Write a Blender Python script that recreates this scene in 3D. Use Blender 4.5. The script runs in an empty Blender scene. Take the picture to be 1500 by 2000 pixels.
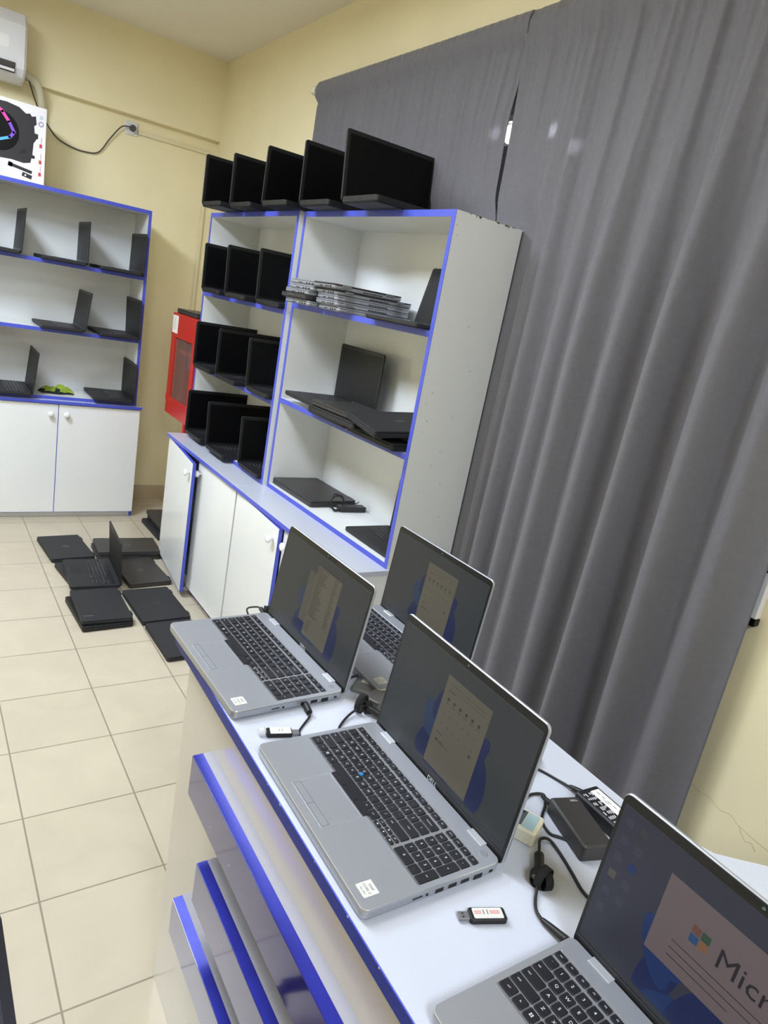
import bpy, bmesh, math, random
from mathutils import Vector, Matrix
C = bpy.context.scene.collection
R = math.radians
PI = math.pi
random.seed(7)

# ------------------------------------------------------------------ materials
def S(c):
    return tuple(((v/255)/12.92 if v/255 <= .04045 else ((v/255+.055)/1.055)**2.4) for v in c)
def mat(name, col, rough=.5, metal=0, spec=.5, coat=0, bump=0, bscale=200, var=0, vscale=8, emit=None, estr=1, alpha=None, trans=0, sheen=0):
    m = bpy.data.materials.new(name); m.use_nodes = True
    nt = m.node_tree; b = nt.nodes['Principled BSDF']
    c = S(col)
    b.inputs['Base Color'].default_value = (*c, 1)
    b.inputs['Roughness'].default_value = rough
    b.inputs['Metallic'].default_value = metal
    b.inputs['Specular IOR Level'].default_value = spec
    b.inputs['Coat Weight'].default_value = coat
    b.inputs['Coat Roughness'].default_value = .08
    b.inputs['Transmission Weight'].default_value = trans
    if sheen:
        b.inputs['Sheen Weight'].default_value = sheen; b.inputs['Sheen Roughness'].default_value = .4
    tc = nt.nodes.new('ShaderNodeTexCoord')
    if var:
        n = nt.nodes.new('ShaderNodeTexNoise'); n.inputs['Scale'].default_value = vscale; n.inputs['Detail'].default_value = 5
        nt.links.new(tc.outputs['Object'], n.inputs['Vector'])
        r = nt.nodes.new('ShaderNodeMapRange'); r.inputs[1].default_value = .3; r.inputs[2].default_value = .7
        r.inputs[3].default_value = 1-var; r.inputs[4].default_value = 1+var
        nt.links.new(n.outputs['Fac'], r.inputs[0])
        mx = nt.nodes.new('ShaderNodeMix'); mx.data_type = 'RGBA'; mx.blend_type = 'MULTIPLY'; mx.inputs[0].default_value = 1
        mx.inputs[6].default_value = (*c, 1)
        nt.links.new(r.outputs[0], mx.inputs[7]); nt.links.new(mx.outputs[2], b.inputs['Base Color'])
    if bump:
        n = nt.nodes.new('ShaderNodeTexNoise'); n.inputs['Scale'].default_value = bscale; n.inputs['Detail'].default_value = 3
        nt.links.new(tc.outputs['Object'], n.inputs['Vector'])
        bp = nt.nodes.new('ShaderNodeBump'); bp.inputs['Strength'].default_value = bump; bp.inputs['Distance'].default_value = .002
        nt.links.new(n.outputs['Fac'], bp.inputs['Height']); nt.links.new(bp.outputs['Normal'], b.inputs['Normal'])
    if emit:
        b.inputs['Emission Color'].default_value = (*S(emit), 1); b.inputs['Emission Strength'].default_value = estr
    if alpha is not None: b.inputs['Alpha'].default_value = alpha
    return m
M = {}
M['wall'] = mat('wall_paint', (236, 225, 188), .75, bump=.25, bscale=25, var=.03, vscale=2.5)
M['ceil'] = mat('ceiling_paint', (232, 227, 214), .85, var=.02, vscale=2)
M['white'] = mat('white_laminate', (226, 228, 228), .22, spec=.5, var=.012, vscale=3)
M['whited'] = mat('white_board_matte', (205, 205, 205), .5)
M['desk'] = mat('white_desktop', (188, 192, 204), .22, var=.008, vscale=5)
M['blue'] = mat('blue_edging', (72, 84, 192), .35)
M['blued'] = mat('deep_blue_gloss', (36, 32, 112), .07, spec=.8, coat=.6, var=.1, vscale=14)
M['bluem'] = mat('metallic_blue', (40, 46, 150), .28, metal=.3, var=.12, vscale=30)
M['chip'] = mat('bare_chipboard', (112, 88, 62), .9, var=.3, vscale=90)
M['front'] = mat('cream_front_laminate', (206, 200, 192), .16, spec=.55)
M['spacer'] = mat('grey_board_edge', (158, 157, 166), .4)
M['knob'] = mat('white_plastic_knob', (236, 236, 238), .25)
M['silver'] = mat('silver_aluminium', (164, 167, 175), .38, metal=.55, bump=.05, bscale=900)
M['silverd'] = mat('silver_side', (150, 152, 156), .4, metal=.5)
M['chrome'] = mat('bright_hinge', (215, 218, 224), .25, metal=.6)
M['key'] = mat('black_key', (30, 30, 36), .42, spec=.4)
M['keyb'] = mat('keyboard_black', (15, 15, 17), .5)
M['legend'] = mat('key_legend', (205, 208, 215), .6)
M['black'] = mat('black_plastic', (26, 26, 28), .5, spec=.35, bump=.08, bscale=700)
M['blackg'] = mat('charcoal_lid', (52, 50, 50), .42, spec=.4, var=.05, vscale=14)
M['soft'] = mat('soft_black_lid', (40, 40, 43), .55, spec=.3, var=.05, vscale=10)
M['port'] = mat('port_hole', (6, 6, 7), .6)
M['bezel'] = mat('black_bezel', (26, 26, 27), .38, spec=.4)
M['off'] = mat('switched_off_screen', (7, 7, 9), .38, spec=.18)
M['offm'] = mat('matte_off_screen', (24, 25, 27), .5, spec=.3)
M['line'] = mat('groove_line', (84, 86, 94), .6)
M['sticker'] = mat('pale_sticker', (205, 205, 200), .5)
M['ink'] = mat('dark_print', (40, 40, 44), .6)
M['redink'] = mat('red_print', (205, 120, 120), .6)
M['rubber'] = mat('black_cable', (20, 20, 23), .5)
M['velcro'] = mat('black_velcro', (16, 16, 17), .9, bump=.8, bscale=900)
M['red'] = mat('red_enamel', (190, 40, 34), .32, spec=.5, var=.05, vscale=6)
M['redi'] = mat('red_hose', (150, 44, 36), .6)
M['brown'] = mat('dark_inside', (96, 56, 48), .7)
M['paper'] = mat('white_paper', (235, 232, 228), .7)
M['card'] = mat('printed_card', (236, 233, 238), .5)
M['photo_black'] = mat('print_black', (34, 32, 38), .45)
M['acw'] = mat('aircon_plastic', (220, 220, 226), .3)
M['slot'] = mat('aircon_slot', (70, 66, 64), .6)
M['cream'] = mat('cream_plastic', (222, 218, 196), .4)
M['lcd'] = mat('grey_lcd', (84, 96, 102), .25)
M['ltblue'] = mat('pale_blue_label', (168, 196, 208), .45)
M['hose'] = mat('wrapped_hose', (206, 200, 176), .7, bump=.6, bscale=60)
M['duct'] = mat('cable_duct_plastic', (224, 214, 182), .5)
M['skirt'] = mat('skirting_tile', (192, 174, 146), .3, var=.05, vscale=5)
M['grey'] = mat('grey_metal', (132, 132, 134), .35, metal=.6)
M['clear'] = mat('frosted_plastic', (226, 228, 230), .12, alpha=.55)
M['curtain'] = mat('grey_velvet', (123, 121, 127), .85, spec=.2, bump=.3, bscale=300, var=.05, vscale=60, sheen=.35)
_nt = M['curtain'].node_tree; _b = _nt.nodes['Principled BSDF']; _o = _nt.nodes['Material Output']
_t = _nt.nodes.new('ShaderNodeBsdfTranslucent'); _t.inputs[0].default_value = (.35, .35, .37, 1); _m = _nt.nodes.new('ShaderNodeMixShader'); _m.inputs[0].default_value = .22
_nt.links.new(_b.outputs[0], _m.inputs[1]); _nt.links.new(_t.outputs[0], _m.inputs[2]); _nt.links.new(_m.outputs[0], _o.inputs[0])
M['cloth'] = mat('lime_cloth', (140, 164, 52), .9, bump=.4, bscale=300)
M['clothb'] = mat('dark_cloth_trim', (30, 34, 36), .9)
M['lamp'] = mat('lamp_diffuser', (255, 255, 255), .5, emit=(255, 250, 244), estr=9)
M['glassy'] = mat('window_pane', (60, 62, 66), .1, spec=.6, alpha=.25)
M['crack'] = mat('wall_crack', (178, 160, 118), .9)
M['chairm'] = mat('chair_fabric', (36, 36, 46), .8, bump=.4, bscale=400)
M['pink'] = mat('neon_pink', (225, 70, 170), .4)
M['violet'] = mat('neon_violet', (128, 78, 205), .4)
M['cyan'] = mat('neon_cyan', (84, 175, 225), .4)
M['rediicon'] = mat('print_red', (196, 66, 70), .5)
M['green'] = mat('print_green', (60, 150, 90), .5)
M['blueicon'] = mat('print_blue', (60, 90, 190), .5)
M['ptr'] = mat('blue_pointer', (40, 110, 170), .5)
def glow(name, col, s=1.0):
    m = bpy.data.materials.new(name); m.use_nodes = True; b = m.node_tree.nodes['Principled BSDF']
    b.inputs['Base Color'].default_value = (.008, .008, .009, 1); b.inputs['Roughness'].default_value = .33
    b.inputs['Specular IOR Level'].default_value = .25
    b.inputs['Emission Color'].default_value = (*S(col), 1); b.inputs['Emission Strength'].default_value = s
    return m
SG = .58
for k, c in dict(d_bg=(58, 62, 64), d_bg2=(46, 50, 54), d_win=(98, 94, 82), d_win2=(84, 82, 74), d_bloom=(28, 38, 78), d_bloom2=(38, 58, 88), d_txt=(52, 50, 48), d_bar=(50, 54, 60),
                 e_bg=(52, 54, 68), e_win=(108, 96, 98), e_bloom=(26, 50, 100), e_bloom2=(22, 36, 82), e_txt=(34, 30, 38), e_ic=(60, 64, 80), e_red=(108, 72, 64), e_grn=(48, 76, 54), e_blu=(36, 76, 118), e_yel=(128, 92, 60),
                 d_ic=(60, 56, 54)).items():
    M[k] = glow('screen_'+k, c, SG)

def floor_mat():
    m = bpy.data.materials.new('floor_tiles'); m.use_nodes = True; nt = m.node_tree; b = nt.nodes['Principled BSDF']; L = nt.links
    tc = nt.nodes.new('ShaderNodeTexCoord')
    mp = nt.nodes.new('ShaderNodeMapping'); mp.inputs['Location'].default_value = (TX0, TY0, 0)
    L.new(tc.outputs['Object'], mp.inputs['Vector'])
    br = nt.nodes.new('ShaderNodeTexBrick'); br.offset = 0; br.squash = 1
    br.inputs['Scale'].default_value = 1; br.inputs['Brick Width'].default_value = TS; br.inputs['Row Height'].default_value = TS
    br.inputs['Mortar Size'].default_value = .0026; br.inputs['Mortar Smooth'].default_value = .1; br.inputs['Bias'].default_value = 0
    br.inputs['Color1'].default_value = (*S((184, 174, 154)), 1); br.inputs['Color2'].default_value = (*S((188, 178, 158)), 1)
    br.inputs['Mortar'].default_value = (*S((138, 128, 112)), 1)
    L.new(mp.outputs[0], br.inputs['Vector'])
    n = nt.nodes.new('ShaderNodeTexNoise'); n.inputs['Scale'].default_value = 5; n.inputs['Detail'].default_value = 7; n.inputs['Distortion'].default_value = 1.2
    L.new(tc.outputs['Object'], n.inputs['Vector'])
    r = nt.nodes.new('ShaderNodeMapRange'); r.inputs[1].default_value = .35; r.inputs[2].default_value = .7; r.inputs[3].default_value = .95; r.inputs[4].default_value = 1.03
    L.new(n.outputs['Fac'], r.inputs[0])
    mx = nt.nodes.new('ShaderNodeMix'); mx.data_type = 'RGBA'; mx.blend_type = 'MULTIPLY'; mx.inputs[0].default_value = 1
    L.new(br.outputs['Color'], mx.inputs[6]); L.new(r.outputs[0], mx.inputs[7]); L.new(mx.outputs[2], b.inputs['Base Color'])
    b.inputs['Roughness'].default_value = .3; b.inputs['Specular IOR Level'].default_value = .4
    bp = nt.nodes.new('ShaderNodeBump'); bp.invert = True; bp.inputs['Strength'].default_value = .5; bp.inputs['Distance'].default_value = .002
    L.new(br.outputs['Fac'], bp.inputs['Height']); L.new(bp.outputs[0], b.inputs['Normal'])
    return m
TS = .3356; TX0 = 1.1046; TY0 = .7809
M['floor'] = floor_mat()

# ------------------------------------------------------------------ mesh helpers
class MB:
    def __init__(s): s.bm = bmesh.new(); s.mats = []
    def mi(s, m):
        if m not in s.mats: s.mats.append(m)
        return s.mats.index(m)
    def face(s, pts, m):
        f = s.bm.faces.new([s.bm.verts.new(p) for p in pts]); f.material_index = s.mi(m); return f
    def loft(s, loops, m, cap0=True, cap1=True, smooth=False, close=True):
        k = s.mi(m); V = [[s.bm.verts.new(p) for p in lp] for lp in loops]; n = len(V[0])
        for a, b in zip(V[:-1], V[1:]):
            for i in range(n if close else n-1):
                f = s.bm.faces.new((a[i], a[(i+1) % n], b[(i+1) % n], b[i])); f.material_index = k; f.smooth = smooth
        if cap0: f = s.bm.faces.new(V[0][::-1]); f.material_index = k
        if cap1: f = s.bm.faces.new(V[-1]); f.material_index = k
        return V
    def box(s, x0, y0, z0, x1, y1, z1, m, bev=0):
        if x0 > x1: x0, x1 = x1, x0
        if y0 > y1: y0, y1 = y1, y0
        if z0 > z1: z0, z1 = z1, z0
        if bev <= 0:
            s.loft([[(x0, y0, z), (x1, y0, z), (x1, y1, z), (x0, y1, z)] for z in (z0, z1)], m)
        else:
            s.slab(x0, y0, x1, y1, z0, z1, m, bev, bev*.6, 2)
    def slab(s, x0, y0, x1, y1, z0, z1, m, r=.01, ch=.001, n=5):
        ch = min(ch, (z1-z0)*.45)
        s.loft([[(x, y, z) for x, y in rr(x0+i, y0+i, x1-i, y1-i, max(r-i, .0002), n)] for z, i in ((z0, ch), (z0+ch, 0), (z1-ch, 0), (z1, ch))], m)
    def tube(s, pts, rad, m, n=8, sub=6, smooth=True):
        P = cat(pts, sub) if sub else [Vector(p) for p in pts]
        loops = []; up = None
        for i, p in enumerate(P):
            t = (P[min(i+1, len(P)-1)]-P[max(i-1, 0)]).normalized()
            if up is None: up = Vector((0, 0, 1)) if abs(t.z) < .9 else Vector((1, 0, 0))
            a = (up - t*up.dot(t)).normalized(); up = a; b = t.cross(a)
            rr_ = rad[0]+(rad[1]-rad[0])*i/(len(P)-1) if isinstance(rad, tuple) else rad
            loops.append([p+a*math.cos(2*PI*j/n)*rr_+b*math.sin(2*PI*j/n)*rr_ for j in range(n)])
        s.loft(loops, m, smooth=smooth)
    def lathe(s, prof, m, o=(0, 0, 0), ax='z', n=20, smooth=True):
        loops = []
        for r_, h in prof:
            lp = []
            for j in range(n):
                c, d = math.cos(2*PI*j/n)*r_, math.sin(2*PI*j/n)*r_
                v = (c, d, h) if ax == 'z' else (h, c, d) if ax == 'x' else (d, h, c)
                lp.append((o[0]+v[0], o[1]+v[1], o[2]+v[2]))
            loops.append(lp)
        s.loft(loops, m, smooth=smooth)
    def xf(s, fn):
        for v in s.bm.verts: v.co = Vector(fn(*v.co))
    def mesh(s, name):
        bmesh.ops.recalc_face_normals(s.bm, faces=s.bm.faces)
        me = bpy.data.meshes.new(name); s.bm.to_mesh(me); s.bm.free()
        for m in s.mats: me.materials.append(m)
        return me
    def build(s, name, parent=None, loc=None, label=None): return link(name, s.mesh(name), parent, loc, label)
def rr(x0, y0, x1, y1, r, n=5):
    out = []
    for cx, cy, a in ((x1-r, y1-r, 0), (x0+r, y1-r, 90), (x0+r, y0+r, 180), (x1-r, y0+r, 270)):
        for i in range(n+1):
            t = R(a+90*i/n); out.append((cx+r*math.cos(t), cy+r*math.sin(t)))
    return out
def cat(pts, sub):
    P = [Vector(p) for p in pts]; out = []
    for i in range(len(P)-1):
        p0 = P[max(i-1, 0)]; p1 = P[i]; p2 = P[i+1]; p3 = P[min(i+2, len(P)-1)]
        for k in range(sub):
            t = k/sub
            out.append(.5*((2*p1)+(p2-p0)*t+(2*p0-5*p1+4*p2-p3)*t*t+(3*p1-p0-3*p2+p3)*t**3))
    out.append(P[-1]); return out
def link(name, me, parent=None, loc=None, label=None):
    o = bpy.data.objects.new(name, me); C.objects.link(o)
    if parent: o.parent = parent
    if loc: o.location = loc
    if label: o['label'] = label
    return o
def tag(o, label, cat_, group=None, kind=None):
    if label: o['label'] = label
    if cat_: o['category'] = cat_
    if group: o['group'] = group
    if kind: o['kind'] = kind
    return o
def thing(name, label, cat_, loc=(0, 0, 0), rz=0, group=None):
    o = bpy.data.objects.new(name, None); C.objects.link(o); o.empty_display_size = .05
    o.location = loc; o.rotation_euler = (0, 0, rz); return tag(o, label, cat_, group)
def struct(name, mb, parent=None):
    o = mb.build(name, parent)
    if not parent: o['kind'] = 'structure'
    return o
_txt = {}
def textmesh(s, size):
    """flat lettering as vertex / face lists centred on the origin"""
    k = (s, size)
    if k not in _txt:
        cu = bpy.data.curves.new('t', 'FONT'); cu.body = s; cu.size = size; cu.align_x = 'CENTER'; cu.align_y = 'CENTER'; cu.resolution_u = 2
        ob = bpy.data.objects.new('t', cu); C.objects.link(ob)
        dg = bpy.context.evaluated_depsgraph_get(); me = bpy.data.meshes.new_from_object(ob.evaluated_get(dg))
        _txt[k] = ([tuple(v.co) for v in me.vertices], [tuple(p.vertices) for p in me.polygons])
        bpy.data.objects.remove(ob); bpy.data.curves.remove(cu); bpy.data.meshes.remove(me)
    return _txt[k]
def addtext(mb, s, size, m, fn):
    V, F = textmesh(s, size); k = mb.mi(m); vs = [mb.bm.verts.new(fn(v[0], v[1])) for v in V]
    for f in F:
        try: q = mb.bm.faces.new([vs[i] for i in f]); q.material_index = k
        except ValueError: pass

# ------------------------------------------------------------------ room
LAMP = (1.2, -1.62, 2.806)
XW = .07; YB = .09; H = 3.075; XL = -4.6; YF = -8.2
mb = MB(); mb.box(XL, YF, -.1, XW, YB, 0, M['floor']); struct('floor', mb)
mb = MB(); mb.box(XL, YF, H, .4, .3, H+.1, M['ceil']); struct('ceiling', mb)
mb = MB(); mb.box(XL, YB, 0, XW, .3, H, M['wall']); struct('wall_back', mb)
mb = MB(); mb.box(XL, .03, 2.5877, XW, YB, H, M['wall']); struct('trim_1', mb)
# right wall with the window opening behind the curtain
WY0, WY1, WZ0, WZ1 = -1.75, -4.05, .95, 2.55
mb = MB()
mb.box(XW, WY0, 0, .4, .3, H, M['wall']); mb.box(XW, YF, 0, .4, WY1, H, M['wall'])
mb.box(XW, WY1, 0, .4, WY0, WZ0, M['wall']); mb.box(XW, WY1, WZ1, .4, WY0, H, M['wall'])
wr = struct('wall_right', mb)
# hairline crack as thin wedges lying in the paint
mb = MB()
for pts in ([(-4.30, .640), (-4.349, .626), (-4.38, .630), (-4.417, .616), (-4.445, .624), (-4.473, .610), (-4.52, .603), (-4.56, .60), (-4.62, .585)],
            [(-4.473, .612), (-4.485, .595), (-4.50, .583), (-4.515, .59), (-4.53, .575)], [(-4.50, .83), (-4.53, .825), (-4.56, .815), (-4.60, .818)]):
    mb.tube([(XW-.0002, a+.031, b-.043) for a, b in pts], .0006, M['crack'], n=4, sub=0)
mb.build('plaster_crack', wr)
mb = MB(); mb.box(XL-.1, YF, 0, XL, .3, H, M['wall']); struct('wall_left', mb)
mb = MB(); mb.box(XL, YF-.1, 0, .4, YF, H, M['wall']); struct('wall_front', mb)
mb = MB(); mb.box(-4.5, YB-.012, 0, XW, YB, .1, M['skirt']); struct('baseboard_back', mb)
mb = MB(); mb.box(XW-.012, YF, 0, XW, YB-.012, .1, M['skirt']); struct('baseboard_right', mb)
# window
mb = MB()
fr = .06
for a, b in ((WY1, WY1+fr), (WY0-fr, WY0), (-3.19, -3.13), (-2.6, -2.55)): mb.box(.20, a, WZ0, .25, b, WZ1, M['acw'], .004)
for a, b in ((WZ0, WZ0+fr), (WZ1-fr, WZ1), (2.13, 2.17)): mb.box(.20, WY1, a, .25, WY0, b, M['acw'], .004)
w = struct('window_1', mb)
mb = MB(); mb.box(.22, WY1, WZ0, .226, WY0, WZ1, M['glassy']); mb.build('glass_pane', w)
mb = MB(); mb.box(.075, WY1, WZ0, .20, WY0, WZ0+.02, M['acw'], .003); mb.build('window_sill', w)

# ------------------------------------------------------------------ ceiling lamps (light the room)
def lamp(x, y, lab):
    t = thing('ceiling_light', lab, 'light', (x, y, H-.07), 0, 'ceiling light panels')
    mb = MB(); mb.slab(-.3, -.6, .3, .6, .005, .07, M['acw'], .02, .004, 3); mb.build('frame', t)
    mb = MB(); mb.slab(-.27, -.57, .27, .57, 0, .006, M['lamp'], .015, .001, 3); mb.build('diffuser', t)
lamp(-2.15, -1.9, 'flat rectangular light panel on the ceiling near the back wall')
lamp(-1.65, -3.4, 'flat rectangular light panel on the ceiling above the aisle')
lamp(-1.8, -6.6, 'flat rectangular light panel on the ceiling by the front wall')

# ------------------------------------------------------------------ shelving
T = .018
def local(ox, oy, rz):
    def f(o): o.location = (ox, oy, 0); o.rotation_euler = (0, 0, rz)
    return f
def open_shelf(label, ox, oy, rz, W, D, z0, ztop, shelves, chips=False):
    t = thing('open_shelf_unit', label, 'shelf', (ox, oy, z0), rz, None)
    H_ = ztop-z0
    def strip(x0, za, x1, zb, par):
        m = MB(); m.box(x0, -.0012, za, x1, .0004, zb, M['blue']); m.build('edge_strip', par)
    for side, xa in (('l', 0), ('r', W-T)):
        mb = MB(); mb.box(xa, 0, 0, xa+T, D, H_-.022, M['white'])
        if chips and side == 'r':
            rnd = random.Random(3)
            for y, z in ((.012, H_-.045), (.02, H_-.075), (.03, .62), (.04, .52), (.08, .3), (.14, .45), (.2, .2)): mb.lathe([(.0014, -.0004), (.0014, .0008)], M['chip'], (W, y, z), 'x', 8)
            for y, z in ((.05, .66), (.05, .56), (.11, .40), (.16, .58), (.09, .15), (.17, .33), (.2, .75), (.15, .9)): mb.lathe([(.005, -.0002), (.0046, .0006)], M['whited'], (W, y, z), 'x', 12)
        p = mb.build('side_panel', t); strip(xa-.0002, 0, xa+T+.0002, H_-.022, p)
    mb = MB(); mb.box(T, D-.006, .005, W-T, D, H_-.022, M['white'])
    if chips is None:
        for i in range(6):
            mb.lathe([(.002, -.0004), (.002, .0008)], M['chip'], (W*(.2+.14*i), D-.006, .62), 'y', 8)
    mb.build('back_panel', t)
    mb = MB(); mb.box(0, 0, H_-.022, W, D, H_, M['white'])
    p = mb.build('top_panel', t); strip(0, H_-.022, W, H_, p)
    if chips:
        m = MB(); rnd = random.Random(5)
        for i in range(16):
            y = D*rnd.random()**.7; w = .003+rnd.random()**2*.016; h = .0015+rnd.random()**2*.007
            m.loft([[(x, y, H_+.0006), (x, y+w, H_+.0006), (x, y+w*(.5+.4*rnd.random()), H_-h), (x, y+w*.25*rnd.random(), H_-h*.6)] for x in (W-.004, W+.0007)], M['chip'])
        m.build('chipped_edge', p, label='chipped brown edge')
    mb = MB(); mb.box(T, .0, 0, W-T, D-.006, .02, M['white']); p = mb.build('bottom_panel', t); strip(T, 0, W-T, .02, p)
    for z in shelves:
        mb = MB(); mb.box(T, .001, z-z0-.022, W-T, D-.006, z-z0, M['white']); p = mb.build('shelf', t); strip(T, z-z0-.022, W-T, z-z0, p)
    return t
def knob(par, x, y, z):
    m = MB(); m.lathe([(.007, 0), (.007, .012), (.015, .016), (.018, .022), (.018, .027), (.014, .031), (.004, .032)], M['knob'], (x, y, z), 'y', 24)
    # knob stands out toward local -Y
    m.xf(lambda a, b, c: (a, y-(b-y), c)); m.build('knob', par)
    return
def cabinet(label, ox, oy, rz, W, D, ztop, doors, foot=None):
    """doors: (x0, x1, hinge 'l'/'r', open angle)"""
    t = thing('base_cabinet', label, 'cabinet', (ox, oy, 0), rz)
    mb = MB(); z0 = .045
    mb.box(0, .02, 0, T, D, ztop-.02, M['white']); mb.box(W-T, .02, 0, W, D, ztop-.02, M['white'])
    mb.box(T, D-.006, z0, W-T, D, ztop-.02, M['white']); mb.box(T, .03, z0, W-T, D-.006, z0+T, M['white'])
    mb.box(T, .035, 0, W-T, .05, z0, M['white'])
    mb.box(0, .0188, 0, T, .0202, ztop-.02, M['blue']); mb.box(W-T, .0188, 0, W, .0202, ztop-.02, M['blue'])
    mb.build('carcass', t)
    mb = MB(); mb.slab(-.004, -.012, W+.004, D, ztop-.02, ztop, M['desk'], .002, .0008, 2); p = mb.build('top_panel', t)
    mb = MB(); mb.box(-.004, -.0135, ztop-.02, W+.004, -.0115, ztop-.001, M['blue']); mb.build('edge_strip', p)
    for x0, x1, hg, a in doors:
        w = x1-x0
        hx = x0 if hg == 'l' else x1
        d = MB(); s = 1 if hg == 'l' else -1
        d.box(0, 0, z0-.005, s*w, .016, ztop-.026, M['white'], .0006)
        d.box(s*(w-.0002), -.0004, z0-.005, s*(w+.0014), .0164, ztop-.026, M['blue'])
        d.box(0, -.0004, z0-.0055, s*(w+.001), .0164, z0-.0045, M['blue']); d.box(0, .0002, ztop-.0265, s*(w+.001), .0164, ztop-.0252, M['blue'])
        do = d.build('door', t, (hx, .001, 0)); do.rotation_euler = (0, 0, -s*R(a))
        knob(do, s*(w-.045), 0, ztop-.085)
    if foot:
        mb = MB(); mb.lathe([(.028, 0), (.028, .006), (.016, .012), (.013, .045)], M['acw'], (foot, .03, 0)); mb.build('foot', t)
    return t
LEFT_X, LEFT_Y = -1.443, -.322
z1, z2, z3 = 1.621, 1.2216, .8079
ul = open_shelf('white blue-edged open shelf unit against the back wall, speaker box on top', LEFT_X, LEFT_Y, 0, 1.0, .318, .785, 2.0218, (z1, z2))
ul.location.z = .785
cl = cabinet('white two-door base cabinet against the back wall under the shelves', -1.4315, -.3510, 0, 1.014, .347, .785, [(.003, .505, 'l', 0), (.509, 1.011, 'r', 0)])
# right hand row: local X runs toward the camera, local Y toward the wall
zT, zN1, zN2, zB, zW1, zW2 = 2.0343, 1.6131, 1.1981, .7881, 1.6508, 1.2229
RZ = R(-90)
un = open_shelf('narrower-looking far blue-edged shelf unit on the window side, rows of open black laptops', -.3135, -1.027, RZ, 1.105, .297, zB, zT, (zN1, zN2))
uw = open_shelf('near blue-edged shelf unit with chipped side panel, beside the curtain', -.2965, -2.148, RZ+R(1.0), 1.035, .300, zB, zT, (zW1, zW2), chips=True)
ca = cabinet('far white base cabinet with one door ajar, near the red fire cabinet', -.4485, -1.098, RZ, 1.052, .44, zB, [(.003, .600, 'l', 5.5), (.53, 1.049, 'r', 0)], foot=.49)
cb = cabinet('near white base cabinet with two close-set knobs, behind the counter laptops', -.4485, -2.160, RZ, 1.03, .44, zB, [(.003, .513, 'l', 2.5), (.517, 1.027, 'r', 0)])

# ------------------------------------------------------------------ laptops
def ringtop(mb, outer, inner, z, m):
    vo = [mb.bm.verts.new((x, y, z)) for x, y in outer]; vi = [mb.bm.verts.new((x, y, z)) for x, y in inner]
    es = []
    for V in (vo, vi):
        for i in range(len(V)): es.append(mb.bm.edges.new((V[i], V[(i+1) % len(V)])))
    g = bmesh.ops.triangle_fill(mb.bm, use_beauty=True, use_dissolve=False, edges=es)
    for f in g['geom']:
        if isinstance(f, bmesh.types.BMFace): f.material_index = mb.mi(m)
    return vo, vi
PX = .01765; PY = .0183; G = .0026
def key_table():
    K = []   # x (units from left), row centre y (rows from top), w, h (units), legend
    def row(y, items, x=0, h=1.0):
        for it in items:
            lg, w = it if isinstance(it, tuple) else (it, 1.0)
            K.append((x, y, w, h, lg)); x += w
    row(0, ['esc', 'F1', 'F2', 'F3', 'F4', 'F5', 'F6', 'F7', 'F8', 'F9', 'F10', 'F11', 'F12', 'prt', 'del'], 0, .72)
    y = .86
    row(y, ['`', '1', '2', '3', '4', '5', '6', '7', '8', '9', '0', '-', '=', ('backspace', 2)])
    row(y+1, [('tab', 1.5), 'Q', 'W', 'E', 'R', 'T', 'Y', 'U', 'I', 'O', 'P', '[', ']', ('\\', 1.5)])
    row(y+2, [('caps', 1.75), 'A', 'S', 'D', 'F', 'G', 'H', 'J', 'K', 'L', ';', "'", ('enter', 2.25)])
    row(y+3, [('shift', 2.25), 'Z', 'X', 'C', 'V', 'B', 'N', 'M', ',', '.', '/', ('shift', 2.75)])
    row(y+4, [('ctrl', 1.25), 'fn', 'win', 'alt', ('', 5.5), 'alt', ('ctrl', 1.25)])
    for lg, x, yy in (('<', 12, .5), ('^', 13, 0), ('v', 13, .5), ('>', 14, .5), ('pu', 12, 0), ('pd', 14, 0)): K.append((x, y+4+yy, 1, .5, lg))
    xn = 15.25
    row(0, ['home', 'end', 'pu', 'pd'], xn, .72)
    row(y, ['num', '/', '*', '-'], xn); row(y+1, ['7', '8', '9'], xn); row(y+2, ['4', '5', '6'], xn); row(y+3, ['1', '2', '3'], xn)
    K.append((xn+3, y+1, 1, 2, '+')); K.append((xn+3, y+3, 1, 2, 'ent')); K.append((xn, y+4, 2, 1, '0')); K.append((xn+2, y+4, 1, 1, '.'))
    return K
KT = key_table(); KW = 19.25*PX; KD = (.86+5)*PY
_km = {}
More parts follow.
